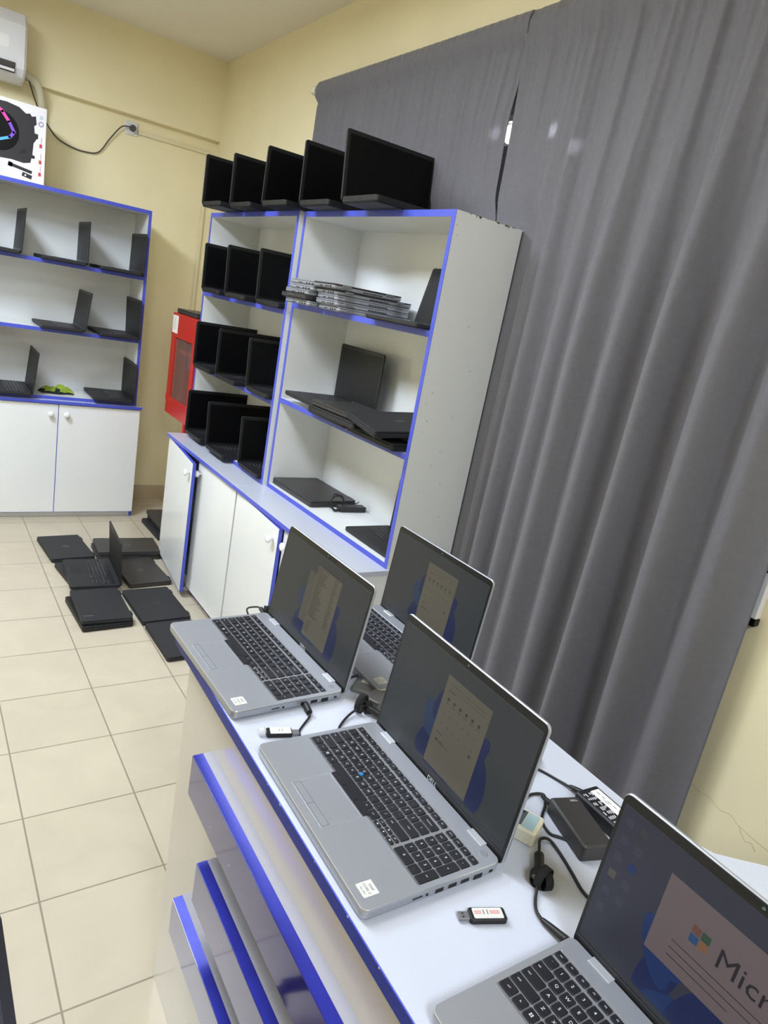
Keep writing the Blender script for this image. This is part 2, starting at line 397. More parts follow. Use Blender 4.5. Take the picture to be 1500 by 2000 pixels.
def keymesh(w, h, lg, nolegend=False):
    k = (w, h, lg)
    if k in _km: return _km[k]
    mb = MB(); W = w*PX-G; D = h*PY-G
    mb.loft([[(x, y, z) for x, y in rr(-W/2+i, -D/2+i, W/2-i, D/2-i, .0016-i*.3, 3)] for z, i in ((0, 0), (.0016, 0), (.0022, .0006))], M['key'])
    fn = lambda x, y, ox=0, oy=0: (x+ox, y+oy, .00228)
    if lg == 'win':
        for a in (-1, 1):
            for b in (-1, 1): mb.face([(a*.0004+(0 if a > 0 else -.0018)+dx, b*.0004+(0 if b > 0 else -.0018)+dy, .00228) for dx, dy in ((0, 0), (.0018, 0), (.0018, .0018), (0, .0018))], M['legend'])
    elif lg in '<>^v' and lg:
        d = {'<': ((-.002, 0), (.0015, .0015), (.0015, -.0015)), '>': ((.002, 0), (-.0015, .0015), (-.0015, -.0015)), '^': ((0, .002), (-.0015, -.001), (.0015, -.001)), 'v': ((0, -.002), (-.0015, .001), (.0015, .001))}[lg]
        mb.face([(x, y, .00228) for x, y in d], M['legend'])
    elif lg:
        sz = .0062 if len(lg) == 1 else .0034
        if len(lg) > 1: ox = 0 if w < 1.3 else -(W/2-.0012*len(lg)-.0022)
        else: ox = 0
        if w > 1.3 and len(lg) > 1 and lg in ('backspace', 'enter'): ox = .0
        addtext(mb, lg, sz, M['legend'], lambda x, y: fn(x, y, ox, 0))
    _km[k] = mb.mesh('key'); return _km[k]

def lidfn(o, ph, pz):
    so, co = math.sin(o), math.cos(o)
    return lambda x, s, t: (x, ph-co*s+so*t, pz+so*s+co*t)
def screen_mesh(W, D, bz, content, m_off):
    """built in lid space: x across, y = distance from hinge, z = depth (negative = in front of the glass)"""
    bs, bb, bt = bz
    mb = MB(); x0, x1, y0, y1 = -W/2+bs, W/2-bs, bb, D-bt
    base = {'L1': 'd_bg', 'L2': 'd_bg', 'L3': 'd_bg', 'L4': 'e_bg'}.get(content)
    m0 = M[base] if base else m_off
    mb.slab(x0, y0, x1, y1, -.0009, .001, m0, .001, .0001, 2)
    lay = [0]
    w, h = x1-x0, y1-y0
    def q(pts, m):
        lay[0] += 1; z = -.00092-.00001*lay[0]
        mb.face([(x0+a*w, y0+b*h, z) for a, b in pts], M[m])
    def rect(a0, b0, a1, b1, m): q([(a0, b0), (a1, b0), (a1, b1), (a0, b1)], m)
    def ell(cx, cy, ra, rb, rot, m, n=28):
        c, s = math.cos(R(rot)), math.sin(R(rot)); asp = w/h
        q([(min(max(cx+(ra*math.cos(2*PI*i/n)*c-rb*math.sin(2*PI*i/n)*s), .002), .998), min(max(cy+(ra*math.cos(2*PI*i/n)*s+rb*math.sin(2*PI*i/n)*c)*asp, .002), .998)) for i in range(n)], m)
    if content in ('L1', 'L2', 'L3'):
        for cx, cy, a, b, rt, mm in ((.38, .22, .10, .06, 60, 'd_bloom'), (.36, .42, .09, .05, 110, 'd_bloom2'), (.42, .60, .10, .05, 70, 'd_bloom'), (.745, .25, .14, .070, 98, 'd_bloom'), (.71, .50, .09, .045, 60, 'd_bloom'), (.52, .14, .14, .07, 10, 'd_bloom')):
            ell(cx, cy, a, b, rt, mm)
        rect(0, 0, 1, .045, 'd_bar')
        for i in range(9): rect(.40+i*.022, .012, .412+i*.022, .034, 'd_ic')
        for i in range(2): rect(.02, .86-i*.12, .035, .89-i*.12, 'd_ic')
    if content == 'L1':
        rect(.36, .20, .64, .78, 'd_win2'); rect(.44, .08, .72, .90, 'd_win')
        rect(.44, .885, .72, .90, 'd_txt')
        rnd = random.Random(2)
        for i in range(30): rect(.45, .865-i*.019, .45+.04+rnd.random()*.09, .872-i*.019, 'd_txt'); rect(.64, .865-i*.019, .64+.02+rnd.random()*.03, .871-i*.019, 'd_txt')
        for i in range(5): rect(.46, .26-i*.03, .46+.03+rnd.random()*.04, .266-i*.03, 'd_txt')
    if content in ('L2', 'L3'):
        rect(.40, .06, .72, .86, 'd_win')
        rect(.43, .80, .69, .803, 'd_txt'); rect(.42, .765, .70, .767, 'd_txt')
        for i in range(6):
            ell(.445+i*.045, .67, .009, .009, 0, 'd_ic', 8); rect(.432+i*.045, .635, .458+i*.045, .639, 'd_txt')
        for j in range(2):
            for i in range(6): ell(.445+i*.045, .55-.10*j, .006, .006, 0, 'd_win2', 8)
        rect(.43, .74, .48, .746, 'd_txt'); rect(.43, .36, .47, .366, 'd_txt')
        ell(.445, .30, .008, .008, 0, 'd_ic', 8); rect(.46, .29, .54, .294, 'd_txt'); rect(.46, .30, .50, .305, 'd_txt'); ell(.67, .40, .008, .009, 0, 'd_ic', 6)
    if content == 'L4':
        for cx, cy, a, b, rt, mm in ((.30, .22, .16, .06, 75, 'e_bloom2'), (.27, .34, .12, .05, 120, 'e_bloom'), (.36, .48, .13, .05, 80, 'e_bloom'), (.42, .10, .16, .06, 20, 'e_bloom'), (.52, .58, .14, .05, 40, 'e_bloom'), (.66, .60, .14, .05, -10, 'e_bloom2'), (.46, .20, .16, .07, 60, 'e_bloom2')): ell(cx, cy, a, b, rt, mm)
        rect(.227, .31, .995, .833, 'e_win'); rect(0, 0, 1, .04, 'd_bar')
        lx, ly, s_ = .345, .56, .030; g = .003; a_ = w/h
        rect(lx, ly+s_*a_+g*a_, lx+s_, ly+2*s_*a_+g*a_, 'e_red'); rect(lx+s_+g, ly+s_*a_+g*a_, lx+2*s_+g, ly+2*s_*a_+g*a_, 'e_grn')
        rect(lx, ly, lx+s_, ly+s_*a_, 'e_blu'); rect(lx+s_+g, ly, lx+2*s_+g, ly+s_*a_, 'e_yel')
        addtext(mb, 'Microsoft', .034, M['e_txt'], lambda x, y: (x0+.628*w+x, y0+(ly+.045)*h+y, -.00125))
        for i in range(3): rect(.30, .48-i*.05, .72-i*.1, .485-i*.05, 'e_txt')
        for i in range(2):
            for j in range(5 if i else 6):
                if (i, j) != (1, 0): rect(.025+i*.06, .88-j*.125, .055+i*.06, .935-j*.125, 'd_win2' if (i, j) == (0, 3) else 'e_bloom' if (i, j) == (1, 2) else 'e_ic')
        rect(.085, .88, .115, .935, 'd_bg')
    return mb
_cache = {}
def laptop(label, x, y, z, yaw, open_=90, W=.359, D=.235, th=.0195, style='black', group=None, lid_t=.0065, detail=1, content=None, lidmark=None, trackpoint=False, ports=None, cat_='laptop'):
    """style: silver / black / charcoal / soft / mixed. open_=0 means closed. origin: under the hinge centre"""
    t = thing('laptop', label, cat_, (x, y, z), R(yaw), group)
    key = (open_, W, D, th, style, lid_t, detail, content, lidmark, trackpoint, ports)
    if key in _cache:
        for src in _cache[key]:
            c = src.copy(); C.objects.link(c); c.parent = t
            for g in src.children:
                d = g.copy(); C.objects.link(d); d.parent = c
        return t
    mbody = {'silver': M['silver'], 'black': M['black'], 'charcoal': M['blackg'], 'soft': M['soft'], 'mixed': M['silverd']}[style]
    mlid = {'silver': M['silver'], 'black': M['black'], 'charcoal': M['blackg'], 'soft': M['soft'], 'mixed': M['blackg']}[style]
    closed = open_ < 5
    parts = []
    def part(mb, name, par=None, loc=None, label=None):
        o = mb.build(name, par or t)
        if loc: o.location = loc
        if label: o['label'] = label
        if par is None: parts.append(o)
        return o
    zt = th
    # base --------------------------------------------------
    mb = MB()
    kx0, kx1 = -W/2+.0095, W/2-.0095; ky1 = -.030; ky0 = ky1-KD-.006
    if detail >= 2 and not closed:
        out = lambda i, z: [(a, b, z) for a, b in rr(-W/2+i, -D+i, W/2-i, -i, max(.011-i, .001), 6)]
        loops = [out(.006, 0), out(.002, .0025), out(.0006, .006), out(0, zt-.0035), out(.0007, zt-.0008)]
        V = mb.loft(loops, mbody, cap1=False)
        top = rr(-W/2+.0012, -D+.0012, W/2-.0012, -.0012, .010, 6); inn = rr(kx0, ky0, kx1, ky1, .003, 3)
        ringtop(mb, top, inn, zt, mbody)
        k = mb.mi(M['silverd'])
        mb.loft([[(a, b, zt-.0008) for a, b in rr(-W/2+.0007, -D+.0007, W/2-.0007, -.0007, .0104, 6)], [(a, b, zt) for a, b in top]], M['chrome'], False, False)
        mb.loft([[(a, b, zt) for a, b in inn], [(a, b, zt-.0016) for a, b in rr(kx0+.0012, ky0+.004, kx1-.0012, ky1-.0012, .002, 3)]], M['silverd'], False, False)
    else:
        mb.loft([[(a, b, zz) for a, b in rr(-W/2+i, -D+i, W/2-i, -i, max(.012-i, .001), 4)] for zz, i in ((0, .007), (.003, .002), (.006, .0), (zt-.0015, 0), (zt, .001))], mbody)
    base = part(mb, 'base')
    def port(x0, y0, zz0, x1, y1, zz1):
        pm = MB(); pm.box(x0, y0, zz0, x1, y1, zz1, M['port']); part(pm, 'port', base)
    if detail >= 2:
        for yy, wd, hh, zz in ((-.018, .006, .004, .009), (-.042, .015, .0075, .008), (-.066, .014, .0055, .009), (-.088, .0135, .006, .009)) + (((-.111, .0135, .006, .009),) if trackpoint else ()) + ((-.148, .016, .0016, .010),):
            port(W/2-.001, yy-wd/2, zz-hh/2, W/2+.0003, yy+wd/2, zz+hh/2)
        pm = MB(); pm.lathe([(.0022, W/2-.001), (.0022, W/2+.0003)], M['port'], (0, -.132, .0095), 'x', 10); part(pm, 'audio_jack', base)
    elif ports:
        sx = -1 if ports == 'l' else 1
        for yy, wd, hh, zz in ((-.03, .014, .006, th*.5), (-.055, .014, .0055, th*.5), (-.078, .013, .005, th*.5), (-.13, .035, .003, th*.5)):
            port(sx*(W/2-.001), yy-wd/2, zz-hh/2, sx*(W/2+.0003), yy+wd/2, zz+hh/2)
        if ports == 'r':
            pm = MB()
            pm.box(-.06, -.0006, th*.3, .024, .0003, th*.62, M['port'])
            for i in range(7): pm.box(-.0505+i*.012, .0001, th*.3, -.0485+i*.012, .0005, th*.62, mbody)
            part(pm, 'vent', base)
    if not closed:
        if detail >= 2:
            mb = MB(); mb.box(kx0+.001, ky0+.004, zt-.0022, kx1-.001, ky1-.001, zt-.0016, M['silverd'])
            kb = part(mb, 'keyboard')
            for (kx, ky, kw, kh, lg) in KT:
                o = link('key', keymesh(kw, kh, lg), kb, (-KW/2+(kx+kw/2)*PX, ky1-.003-(ky+kh/2)*PY, zt-.0016))
            if trackpoint:
                mb = MB(); mb.lathe([(.0035, 0), (.0042, .003), (.003, .0042)], M['ptr'], (-KW/2+6.6*PX, ky1-.003-(.86+3.02)*PY, zt-.0006), 'z', 14); part(mb, 'pointing_stick', kb, label='blue pointing stick')
            # touchpad
            tx = -W/2+.105; tw = .105; ty1 = ky0-.008; ty0 = ty1-.068
            mb = MB(); mb.slab(tx, ty0, tx+tw, ty1, zt-.0006, zt+.0002, M['silver'], .002, .0001, 2)
            for a, b, c_, d in ((tx, ty0, tx+tw, ty0+.0006), (tx, ty1-.0006, tx+tw, ty1), (tx, ty0, tx+.0006, ty1), (tx+tw-.0006, ty0, tx+tw, ty1)): mb.box(a, b, zt+.0001, c_, d, zt+.0004, M['chrome'])
            for a, b, c_, d in ((tx+.002, ty0+.0135, tx+tw-.002, ty0+.0141), (tx+.002, ty0+.002, tx+tw-.002, ty0+.0026), (tx+tw/2-.0003, ty0+.002, tx+tw/2+.0003, ty0+.0138), (tx+.002, ty0+.002, tx+.0026, ty0+.014), (tx+tw-.0026, ty0+.002, tx+tw-.002, ty0+.014)): mb.box(a, b, zt+.0001, c_, d, zt+.0004, M['line'])
            part(mb, 'touchpad')
            for i in range(3):
                mb = MB(); w_ = tw/3; mb.slab(tx+i*w_+.0004, ty1+.002, tx+(i+1)*w_-.0004, ty1+.0155, zt-.001, zt+.0014, M['key'], .0015, .0006, 2); part(mb, 'mouse_button')
            mb = MB(); mb.slab(W/2-.043, -D+.012, W/2-.019, -D+.036, zt, zt+.0003, M['sticker'], .001, .0001, 2)
            addtext(mb, 'intel', .0065, M['ink'], lambda a, b: (W/2-.031+a, -D+.0305+b, zt+.0004)); addtext(mb, 'CORE i5', .0052, M['ink'], lambda a, b: (W/2-.031+a, -D+.023+b, zt+.0004)); addtext(mb, '10th GEN', .0034, M['ink'], lambda a, b: (W/2-.031+a, -D+.0165+b, zt+.0004))
            part(mb, 'sticker', label='small pale sticker with dark print')
            mb = MB(); mb.lathe([(.0062, 0), (.0062, .0004), (.0056, .0006)], M['silverd'], (W/2-.022, -.017, zt)); part(mb, 'power_button')
            for sx in (-1, 1):
                mb = MB(); mb.slab(sx*(W/2-.052)-.017, -.011, sx*(W/2-.052)+.017, .001, zt-.002, zt+.0012, M['chrome'], .001, .0005, 2); part(mb, 'hinge', label='bright metal hinge')
        else:
            mb = MB(); mb.box(kx0+.01, ky0+.01, zt-.0003, kx1-.01, ky1+.006, zt+.0003, M['keyb'])
            for (kx, ky, kw, kh, lg) in KT:
                if kh < .6: kh = .5
                sc = (W-.04)/KW; cx = (-KW/2+(kx+kw/2)*PX)*sc; cy = ky1-.003-(ky+kh/2)*PY; a = (kw*PX-.0034)/2*sc; b = (kh*PY-.0034)/2
                mb.loft([[(cx-a+i, cy-b+i, zz), (cx+a-i, cy-b+i, zz), (cx+a-i, cy+b-i, zz), (cx-a+i, cy+b-i, zz)] for zz, i in ((zt, 0), (zt+.0018, .0008))], M['key'], cap0=False)
                if detail >= 1 and len(lg) == 1: mb.face([(cx-.0015, cy-.0004, zt+.0019), (cx+.0012, cy-.0004, zt+.0019), (cx+.0012, cy+.0022, zt+.0019), (cx-.0015, cy+.0022, zt+.0019)], M['legend'])
            part(mb, 'keyboard')
            tx = -W/2+.10
            mb = MB(); mb.slab(tx, -D+.018, tx+.105, -D+.075, zt-.0002, zt+.0004, M['soft'] if style != 'soft' else M['black'], .003, .0002, 2); mb.box(tx, -D+.018, zt, tx+.105, -D+.0188, zt+.0006, M['line']); part(mb, 'touchpad')
    # lid ---------------------------------------------------
    if closed: F = lidfn(0, -.0005, zt+.0006); o = 0
    else: o = R(open_); F = lidfn(o, .001, th*.45)
    LD = D-.001
    mb = MB(); mb.slab(-W/2, 0, W/2, LD, 0.0006, lid_t, mlid, .011, .0014, 6); mb.xf(F)
    lid = part(mb, 'lid')
    if closed:
        for sx in (-1, 1):
            mb = MB(); mb.slab(sx*(W/2-.055)-.018, -.0014, sx*(W/2-.055)+.018, .007, zt-.004, zt+.005, M['grey' if style in ('silver', 'mixed') else 'black'], .001, .0005, 2); part(mb, 'hinge')
    else:
        mb = MB(); mb.slab(-W/2+.0012, .001, W/2-.0012, LD-.0012, -.0006, .0008, M['bezel'], .010, .0003, 6)
        if detail >= 2:
            mb.box(-.035, LD-.0105, -.0009, .035, LD-.004, -.0005, M['port']); mb.lathe([(.002, -.0012), (.002, -.0008)], M['lcd'], (0.0, LD-.007, 0), 'z', 10)
            addtext(mb, 'DELL', .0115, M['legend'], lambda a, b: (a, .0125+b, -.0009))
            mb.box(-W/2+.004, .0175, -.00095, W/2-.004, .0178, -.0006, M['line'])
        elif content == 'logo': addtext(mb, 'DELL', .011, M['legend'], lambda a, b: (a, .011+b, -.0009))
        mb.xf(F); bz = part(mb, 'bezel', lid)
        bzl = (.006, .021, .014) if detail >= 2 else (.014, .022, .016)
        mb = screen_mesh(W, LD, bzl, content, M['offm'] if content == 'matte' or style == 'soft' else M['off']); mb.xf(F); part(mb, 'screen', lid, label='lit screen' if content in ('L1', 'L2', 'L3', 'L4') else None)
    if lidmark:
        mb = MB()
        def G_(a, b): return F(a, b, lid_t+.0003)
        if lidmark == 'ring' or lidmark == 'faint':
            mm = M['silverd'] if lidmark == 'ring' else M['line']; n = 28
            for i in range(n):
                a0, a1 = 2*PI*i/n, 2*PI*(i+1)/n
                mb.face([G_(math.cos(a)*r_, LD/2+math.sin(a)*r_) for a, r_ in ((a0, .0165), (a1, .0165), (a1, .0178), (a0, .0178))], mm)
            addtext(mb, 'DELL', .0105, mm, lambda a, b: G_(-a, LD/2-b))
        elif lidmark == 'think':
            addtext(mb, 'ThinkPad', .013, M['silverd'], lambda a, b: G_((W/2-.050)-b, LD-.036-a))
        elif lidmark == 'red':
            addtext(mb, 'ROG', .02, M['redi'], lambda a, b: G_(-a, LD/2-b))
        elif lidmark == 'bar': mb.face([G_(a, b) for a, b in ((-.02, LD/2-.004), (.02, LD/2-.004), (.02, LD/2+.004), (-.02, LD/2+.004))], M['line'])
        part(mb, 'logo', lid)
    _cache[key] = parts
    return t
O = dict(W=.372, D=.248, th=.023, style='black')
# --- four silver laptops on the counter
zC = .9398
laptop('silver open laptop at the far end of the counter, long text list on its screen', -1.0267, -3.9144, zC, -88.9, 97.0, W=.356, D=.233, style='silver', detail=2, content='L1', group=None)
laptop('silver open laptop in the middle of the counter with blue pointing stick', -1.0222, -4.3791, zC, -91.7, 95.5, W=.359, D=.2345, style='silver', detail=2, content='L2', trackpoint=True)
laptop('silver open laptop behind the other two, on the counter by the shelf side panel', -.7193, -3.9344, zC, -90.2, 94, W=.356, D=.233, style='silver', detail=2, content='L3')
laptop('silver open laptop nearest the camera with the large Microsoft window on screen', -1.0281, -4.8701, zC, -91.2, 93, W=.357, D=.2335, style='silver', detail=2, content='L4')
# --- row along the top of the right hand units
g = 'open black laptops along the top of the window side shelves'
for lab, x, y, yw, op, W, D in (('leftmost open black laptop on top of the far shelf unit', -.259, -1.248, 0, 90.2, .374, .245), ('second open black laptop from the left on top of the far shelf unit', -.2176, -1.5285, 0, 91.9, .372, .243),
                                ('third open black laptop from the left on top, where the two tall units meet', -.2174, -1.9192, 0, 88.6, .373, .244), ('fourth open black laptop from the left on top of the tall units', -.1946, -2.25, 0, 92.5, .37, .248),
                                ('largest open black laptop on top, rightmost of the row, in front of the curtain', -.195, -2.6429, -1.5, 98, .405, .254)):
    laptop(lab, x, y, zT, yw, op, W=W, D=D, th=.024, style='black', group=g, lid_t=.008, ports='l')
g = 'open black laptops on the far shelf unit'
for row_, zz, L in (('upper shelf', zN1, ((-.2, -1.2072, 91.9), (-.2, -1.5501, 94.1), (-.164, -1.868, 93.2))), ('middle shelf', zN2, ((-.199, -1.193, 90.9), (-.198, -1.545, 91.1), (-.160, -1.868, 95))), ('bottom level', zB+.02, ((-.198, -1.17, 90), (-.198, -1.52, 95), (-.150, -1.868, 94)))):
    for i, (x, y, op) in enumerate(L):
        laptop('%s open black laptop on the %s of the far shelf unit' % (('left', 'middle', 'right')[i], row_), x, y, zz, 0, op, W=.374, D=.244, th=.023, style='black', group=g, lid_t=.008, ports='l')
# --- left shelf unit
g = 'open laptops in the back wall shelf unit'
for lab, x, y, zz, yw, op, st, W, D in (
    ('black laptop cut by the left picture edge on the top shelf of the back unit', -1.1732, -.2, z1, -90, 94, 'soft', .366, .25),
    ('middle upright black laptop on the top shelf of the back unit', -.812, -.2, z1, -90.9, 90.5, 'soft', .366, .25),
    ('right black laptop on the top shelf of the back unit, against the side panel', -.4835, -.2, z1, -90.6, 91, 'soft', .363, .25),
    ('middle laptop on the second shelf of the back unit, screen tilted back', -.8095, -.2, z2, -89, 97, 'soft', .363, .243),
    ('right laptop on the second shelf of the back unit', -.474, -.2, z2, -90, 88, 'soft', .366, .245),
    ('left laptop on the lowest level of the back unit beside the green cloth', -1.0833, -.2, z3, -90.7, 96, 'soft', .38, .255),
    ('right laptop on the lowest level of the back unit, right of the green cloth', -.474, -.2, z3, -91.1, 90, 'soft', .372, .248)):
    laptop(lab, x, y, zz, yw, op, W=W, D=D, th=.02, style=st, group=g)
# --- near unit: upper shelf, stacks of closed laptops
g = 'closed laptops stacked on the upper shelf of the near unit'
names = ('lowest', 'second lowest', 'middle', 'second highest', 'topmost')
for i, (st, dx, dy, yw) in enumerate((('silver', -.003, 0, 180), ('charcoal', -.018, .012, 181), ('silver', -.012, .004, 178), ('silver', .002, -.006, 180), ('silver', .012, -.008, 183))):
    laptop('%s of five closed laptops in the left stack on the upper shelf' % names[i]+(', black' if st != 'silver' else ', silver'), -.198+dx, -2.43+dy, zW1+i*.0205, yw, 0, W=.325, D=.222, th=.0135, style=st, group=g, lid_t=.006, ports='r')
for i, (st, dx, dy, yw, W) in enumerate((('silver', .0, 0, 172, .325), ('silver', -.012, .004, 173, .325), ('silver', -.012, .006, 171, .325), ('mixed', -.010, .008, 172, .335), ('mixed', -.045, .006, 173, .30))):
    laptop('%s of five closed laptops in the right stack on the upper shelf' % names[i]+(', black lid' if st != 'silver' else ', silver'), -.192+dx, -2.682+dy, zW1+i*.0205, yw, 0, W=W, D=.222, th=.0135, style=st, group=g, lid_t=.006, ports='r')
laptop('open laptop with dark screen standing at the right end of the upper shelf', -.105, -2.985, zW1, -90, 102, W=.33, D=.225, th=.016, style='soft')
# middle shelf
laptop('open black laptop standing on the middle shelf of the near unit', -.068, -2.432, zW2+.0277, -91, 90, W=.374, D=.255, th=.02, style='soft', content='logo')
zz = zW2
g = 'closed black laptops piled on the middle shelf of the near unit'
def closed(lab, cx, cy, z, yaw, W, D, th, style='soft', group=g, mark=None, lt=.007, open_=0):
    # place by centre
    a = R(yaw); return laptop(lab, cx-math.sin(a)*D/2, cy+math.cos(a)*D/2, z, yaw, 0, W=W, D=D, th=th, style=style, group=group, lidmark=mark, lid_t=lt)
closed('closed black laptop overhanging the middle shelf edge, lowest on the pile left', -.205, -2.64, zz+.0, -91, .318, .235, .020, 'black')
closed('closed black laptop overhanging the middle shelf edge, lowest on the pile right', -.212, -2.985, zz, -90, .318, .235, .020, 'black')
closed('closed black laptop in the middle of the pile, below another one', -.268, -2.78, zz+.0275, -88, .33, .235, .019, 'soft')
closed('closed black laptop on top in the middle of the pile', -.262, -2.775, zz+.0540, -87, .325, .23, .0155, 'charcoal')
closed('closed laptop lying flat at the back right of the pile', -.135, -3.015, zz+.0275, -95, .255, .215, .019, 'charcoal')
h4 = closed('closed laptop with faint logo, tilted forward at the pile right', -.222, -3.017, zz+.070, -5, .335, .242, .020, 'soft', mark='bar')
h4.rotation_euler = (R(5.5), R(-4), R(-5)); h4.location.z = zz+.072
# bottom level
closed('large closed black laptop with red lid mark, lowest level of near unit', -.150, -2.345, zB+.02, -88, .372, .245, .022, 'charcoal', None, 'red')
laptop('open black laptop partly hidden by the side panel on the lowest level', -.030, -2.985, zB+.02, -90, 92, W=.325, D=.225, th=.018, style='soft')
closed('closed black laptop lying on top of the red fire cabinet', -.165, -.70, 1.443, -90, .372, .25, .023, 'charcoal', None)
# --- laptops on the floor
g = None
closed('closed black laptop lying flat, far left of the group on the floor', -.9484, -.9410, 0, -85.5, .362, .237, .020, 'soft', g, 'ring')
closed('lower of two closed black laptops stacked by the far cabinet door', -.622, -1.022, 0, -1.5, .362, .236, .021, 'charcoal', g)
closed('upper of two closed black laptops stacked by the far cabinet door', -.618, -1.024, .0285, -3.5, .358, .233, .021, 'charcoal', g, 'ring')
closed('closed dark laptop with round logo lying right of the open one on the floor', -.6210, -1.3510, 0, -86, .358, .236, .021, 'charcoal', g, 'ring')
closed('closed black laptop lying under the open laptop on the floor', -.915, -1.348, 0, -83, .36, .225, .0175, 'soft', g)
laptop('open black laptop standing on another one on the floor', -.7722, -1.3881, .0255, -93.9, 86, W=.372, D=.248, th=.021, style='soft', content='matte')
closed('lower of two closed black laptops in the front left stack on the floor', -.941, -1.800, 0, -87, .352, .238, .021, 'black', g)
closed('upper of two closed black laptops with a small silver word on its corner', -.932, -1.790, .0285, -91, .352, .233, .017, 'soft', g, 'think')
closed('closed black laptop with faint round logo on the floor before the cabinet foot', -.6560, -1.7835, 0, -88.3, .378, .246, .019, 'soft', g, 'faint')
closed('nearest closed black laptop on the floor, half hidden by the counter laptop', -.6500, -2.1655, 0, -88.5, .346, .228, .019, 'soft', g)
g = 'closed laptops piled by the back wall gap'
for i, (dx, dy, yw) in enumerate(((0, 0, -88.5), (.035, .005, -90), (.03, .015, -89.5))):
    closed('%s of three closed laptops piled on the floor beside the far cabinet end' % ('lowest', 'middle', 'topmost')[i], -.255+dx, -.648+dy, i*.0285, yw, .372, .245, .021, ('soft', 'black', 'charcoal')[i], g)

# ------------------------------------------------------------------ counter
ca_ = .0249
def fx(y, x0): return x0+(y+3.5)*ca_
t = thing('shop_counter', 'white shop counter with blue edge and three raised blue bands, carrying silver laptops', 'counter', (0, 0, 0))
yA, yE = -3.757, -6.6
back = [(-.6654+(yA+3.5)*ca_, yA), (-.6654+(-4.58+3.5)*ca_, -4.58), (-.665, -4.635), (-.648, -4.675), (-.62, -4.70), (-.583, -4.731), (-.50, -4.775), (-.35, -4.83), (-.2, -4.87), (-.05, -4.89), (-.05, yE)]
front = [(fx(yE, -1.2422), yE), (fx(yA, -1.2422), yA)]
pl = back+front
mb = MB(); mb.loft([[(x, y, z) for x, y in pl] for z in (zC-.022, zC)], M['desk']); top = mb.build('worktop', t)
mb = MB(); dx = -.0016
mb.face([(fx(yA, -1.2422)+dx, yA, zC-.024), (fx(yE, -1.2422)+dx, yE, zC-.024), (fx(yE, -1.2422)+dx, yE, zC-.0012), (fx(yA, -1.2422)+dx, yA, zC-.0012)], M['blue'])
mb.loft([[(fx(yA, -1.2422)+dx, yA, z), (fx(yE, -1.2422)+dx, yE, z), (fx(yE, -1.2422)+.0003, yE, z), (fx(yA, -1.2422)+.0003, yA, z)] for z in (zC-.024, zC-.0012)], M['blue'])
rnd = random.Random(9)
for i in range(9):
    y = yA-rnd.random()*1.1; w_ = .001+rnd.random()*.004
    mb.box(fx(y, -1.2422)+dx-.0003, y-w_, zC-.0022-.0015*rnd.random(), fx(y, -1.2422)+dx, y, zC-.0011, M['whited'])
mb.build('edge_strip', top)
mb = MB()
mb.loft([[(fx(-3.8, -1.2217), -3.803, z), (fx(yE, -1.2217), yE, z), (fx(yE, -1.2037), yE, z), (fx(-3.8, -1.2037), -3.803, z)] for z in (0, zC-.022)], M['front'])
mb.build('front_panel', t)
mb = MB(); mb.box(-1.209, -3.803, 0, -.70, -3.821, zC-.022, M['white']); mb.build('side_panel', t)
mb = MB(); mb.box(-.25, yE, 0, -.268, -4.95, zC-.022, M['white']); mb.build('rear_panel', t)
for k, (ys, zt_, zb) in enumerate(((-3.985, .795, .706), (-4.073, .614, .523), (-3.972, .431, .341))):
    # thick band: white spacer board behind a blue-faced board
    mb = MB()
    xs = lambda y, d: fx(y, -1.2217)-d
    for d0, d1, m_ in ((0, .020, M['spacer']), (.020, .040, M['bluem'])):
        mb.loft([[(xs(ys, d1), ys, z), (xs(yE, d1), yE, z), (xs(yE, d0), yE, z), (xs(ys, d0), ys, z)] for z in (zb, zt_)], m_)
    bd = mb.build('raised_band', t, label='raised blue band')
    mb = MB(); mb.loft([[(xs(ys, .0412), ys-.0005, z), (xs(yE, .0412), yE, z), (xs(yE, .0401), yE, z), (xs(ys, .0401), ys-.0005, z)] for z in (zb+.001, zt_-.001)], M['blued'])
    for i in range(6):
        y = ys-.06-rnd.random()*.8; z = zb+.01+rnd.random()*(zt_-zb-.02)
        if i < 4: mb.lathe([(.0016, -.0003), (.0012, .0003)], M['whited'], (xs(y, .0414), y, z), 'x', 6)
    mb.build('front_face', bd)

# ------------------------------------------------------------------ small things on the counter
Z = zC
def usb11():
    t = thing('usb_stick', 'black usb stick with clear cap and white label reading 11, by the far laptop', 'usb stick', (-1.190, -4.158, Z), R(-17))
    mb = MB(); mb.slab(-.025, -.0095, .020, .0095, 0, .009, M['black'], .002, .001, 3); b = mb.build('body', t)
    mb = MB(); mb.slab(-.019, -.0088, .018, .0088, .009, .0093, M['paper'], .001, .0001, 2); addtext(mb, '11', .011, M['ink'], lambda a, c: (a, c, .0094)); mb.build('label_sticker', b, label='white sticker reading 11')
    mb = MB(); mb.box(.020, -.006, .002, .033, .006, .0065, M['grey'], .0005); mb.build('connector', t)
    mb = MB(); mb.lathe([(.004, -.026), (.0075, -.028), (.0075, -.036), (.005, -.039)], M['clear'], (0, 0, .0075), 'x', 16); mb.build('cap', t, label='clear cap')
usb11()
t = thing('usb_stick', 'black usb stick with red and white sticker, metal connector bare, near the middle laptop', 'usb stick', (-1.109, -4.608, Z), R(-23))
mb = MB(); mb.slab(-.016, -.0105, .036, .0105, 0, .009, M['black'], .004, .0015, 4); b = mb.build('body', t)
mb = MB(); mb.slab(-.011, -.0082, .031, .0082, .009, .0094, M['sticker'], .002, .0001, 3); addtext(mb, '11', .011, M['ink'], lambda a, c: (.007+a, c+.001, .0095))
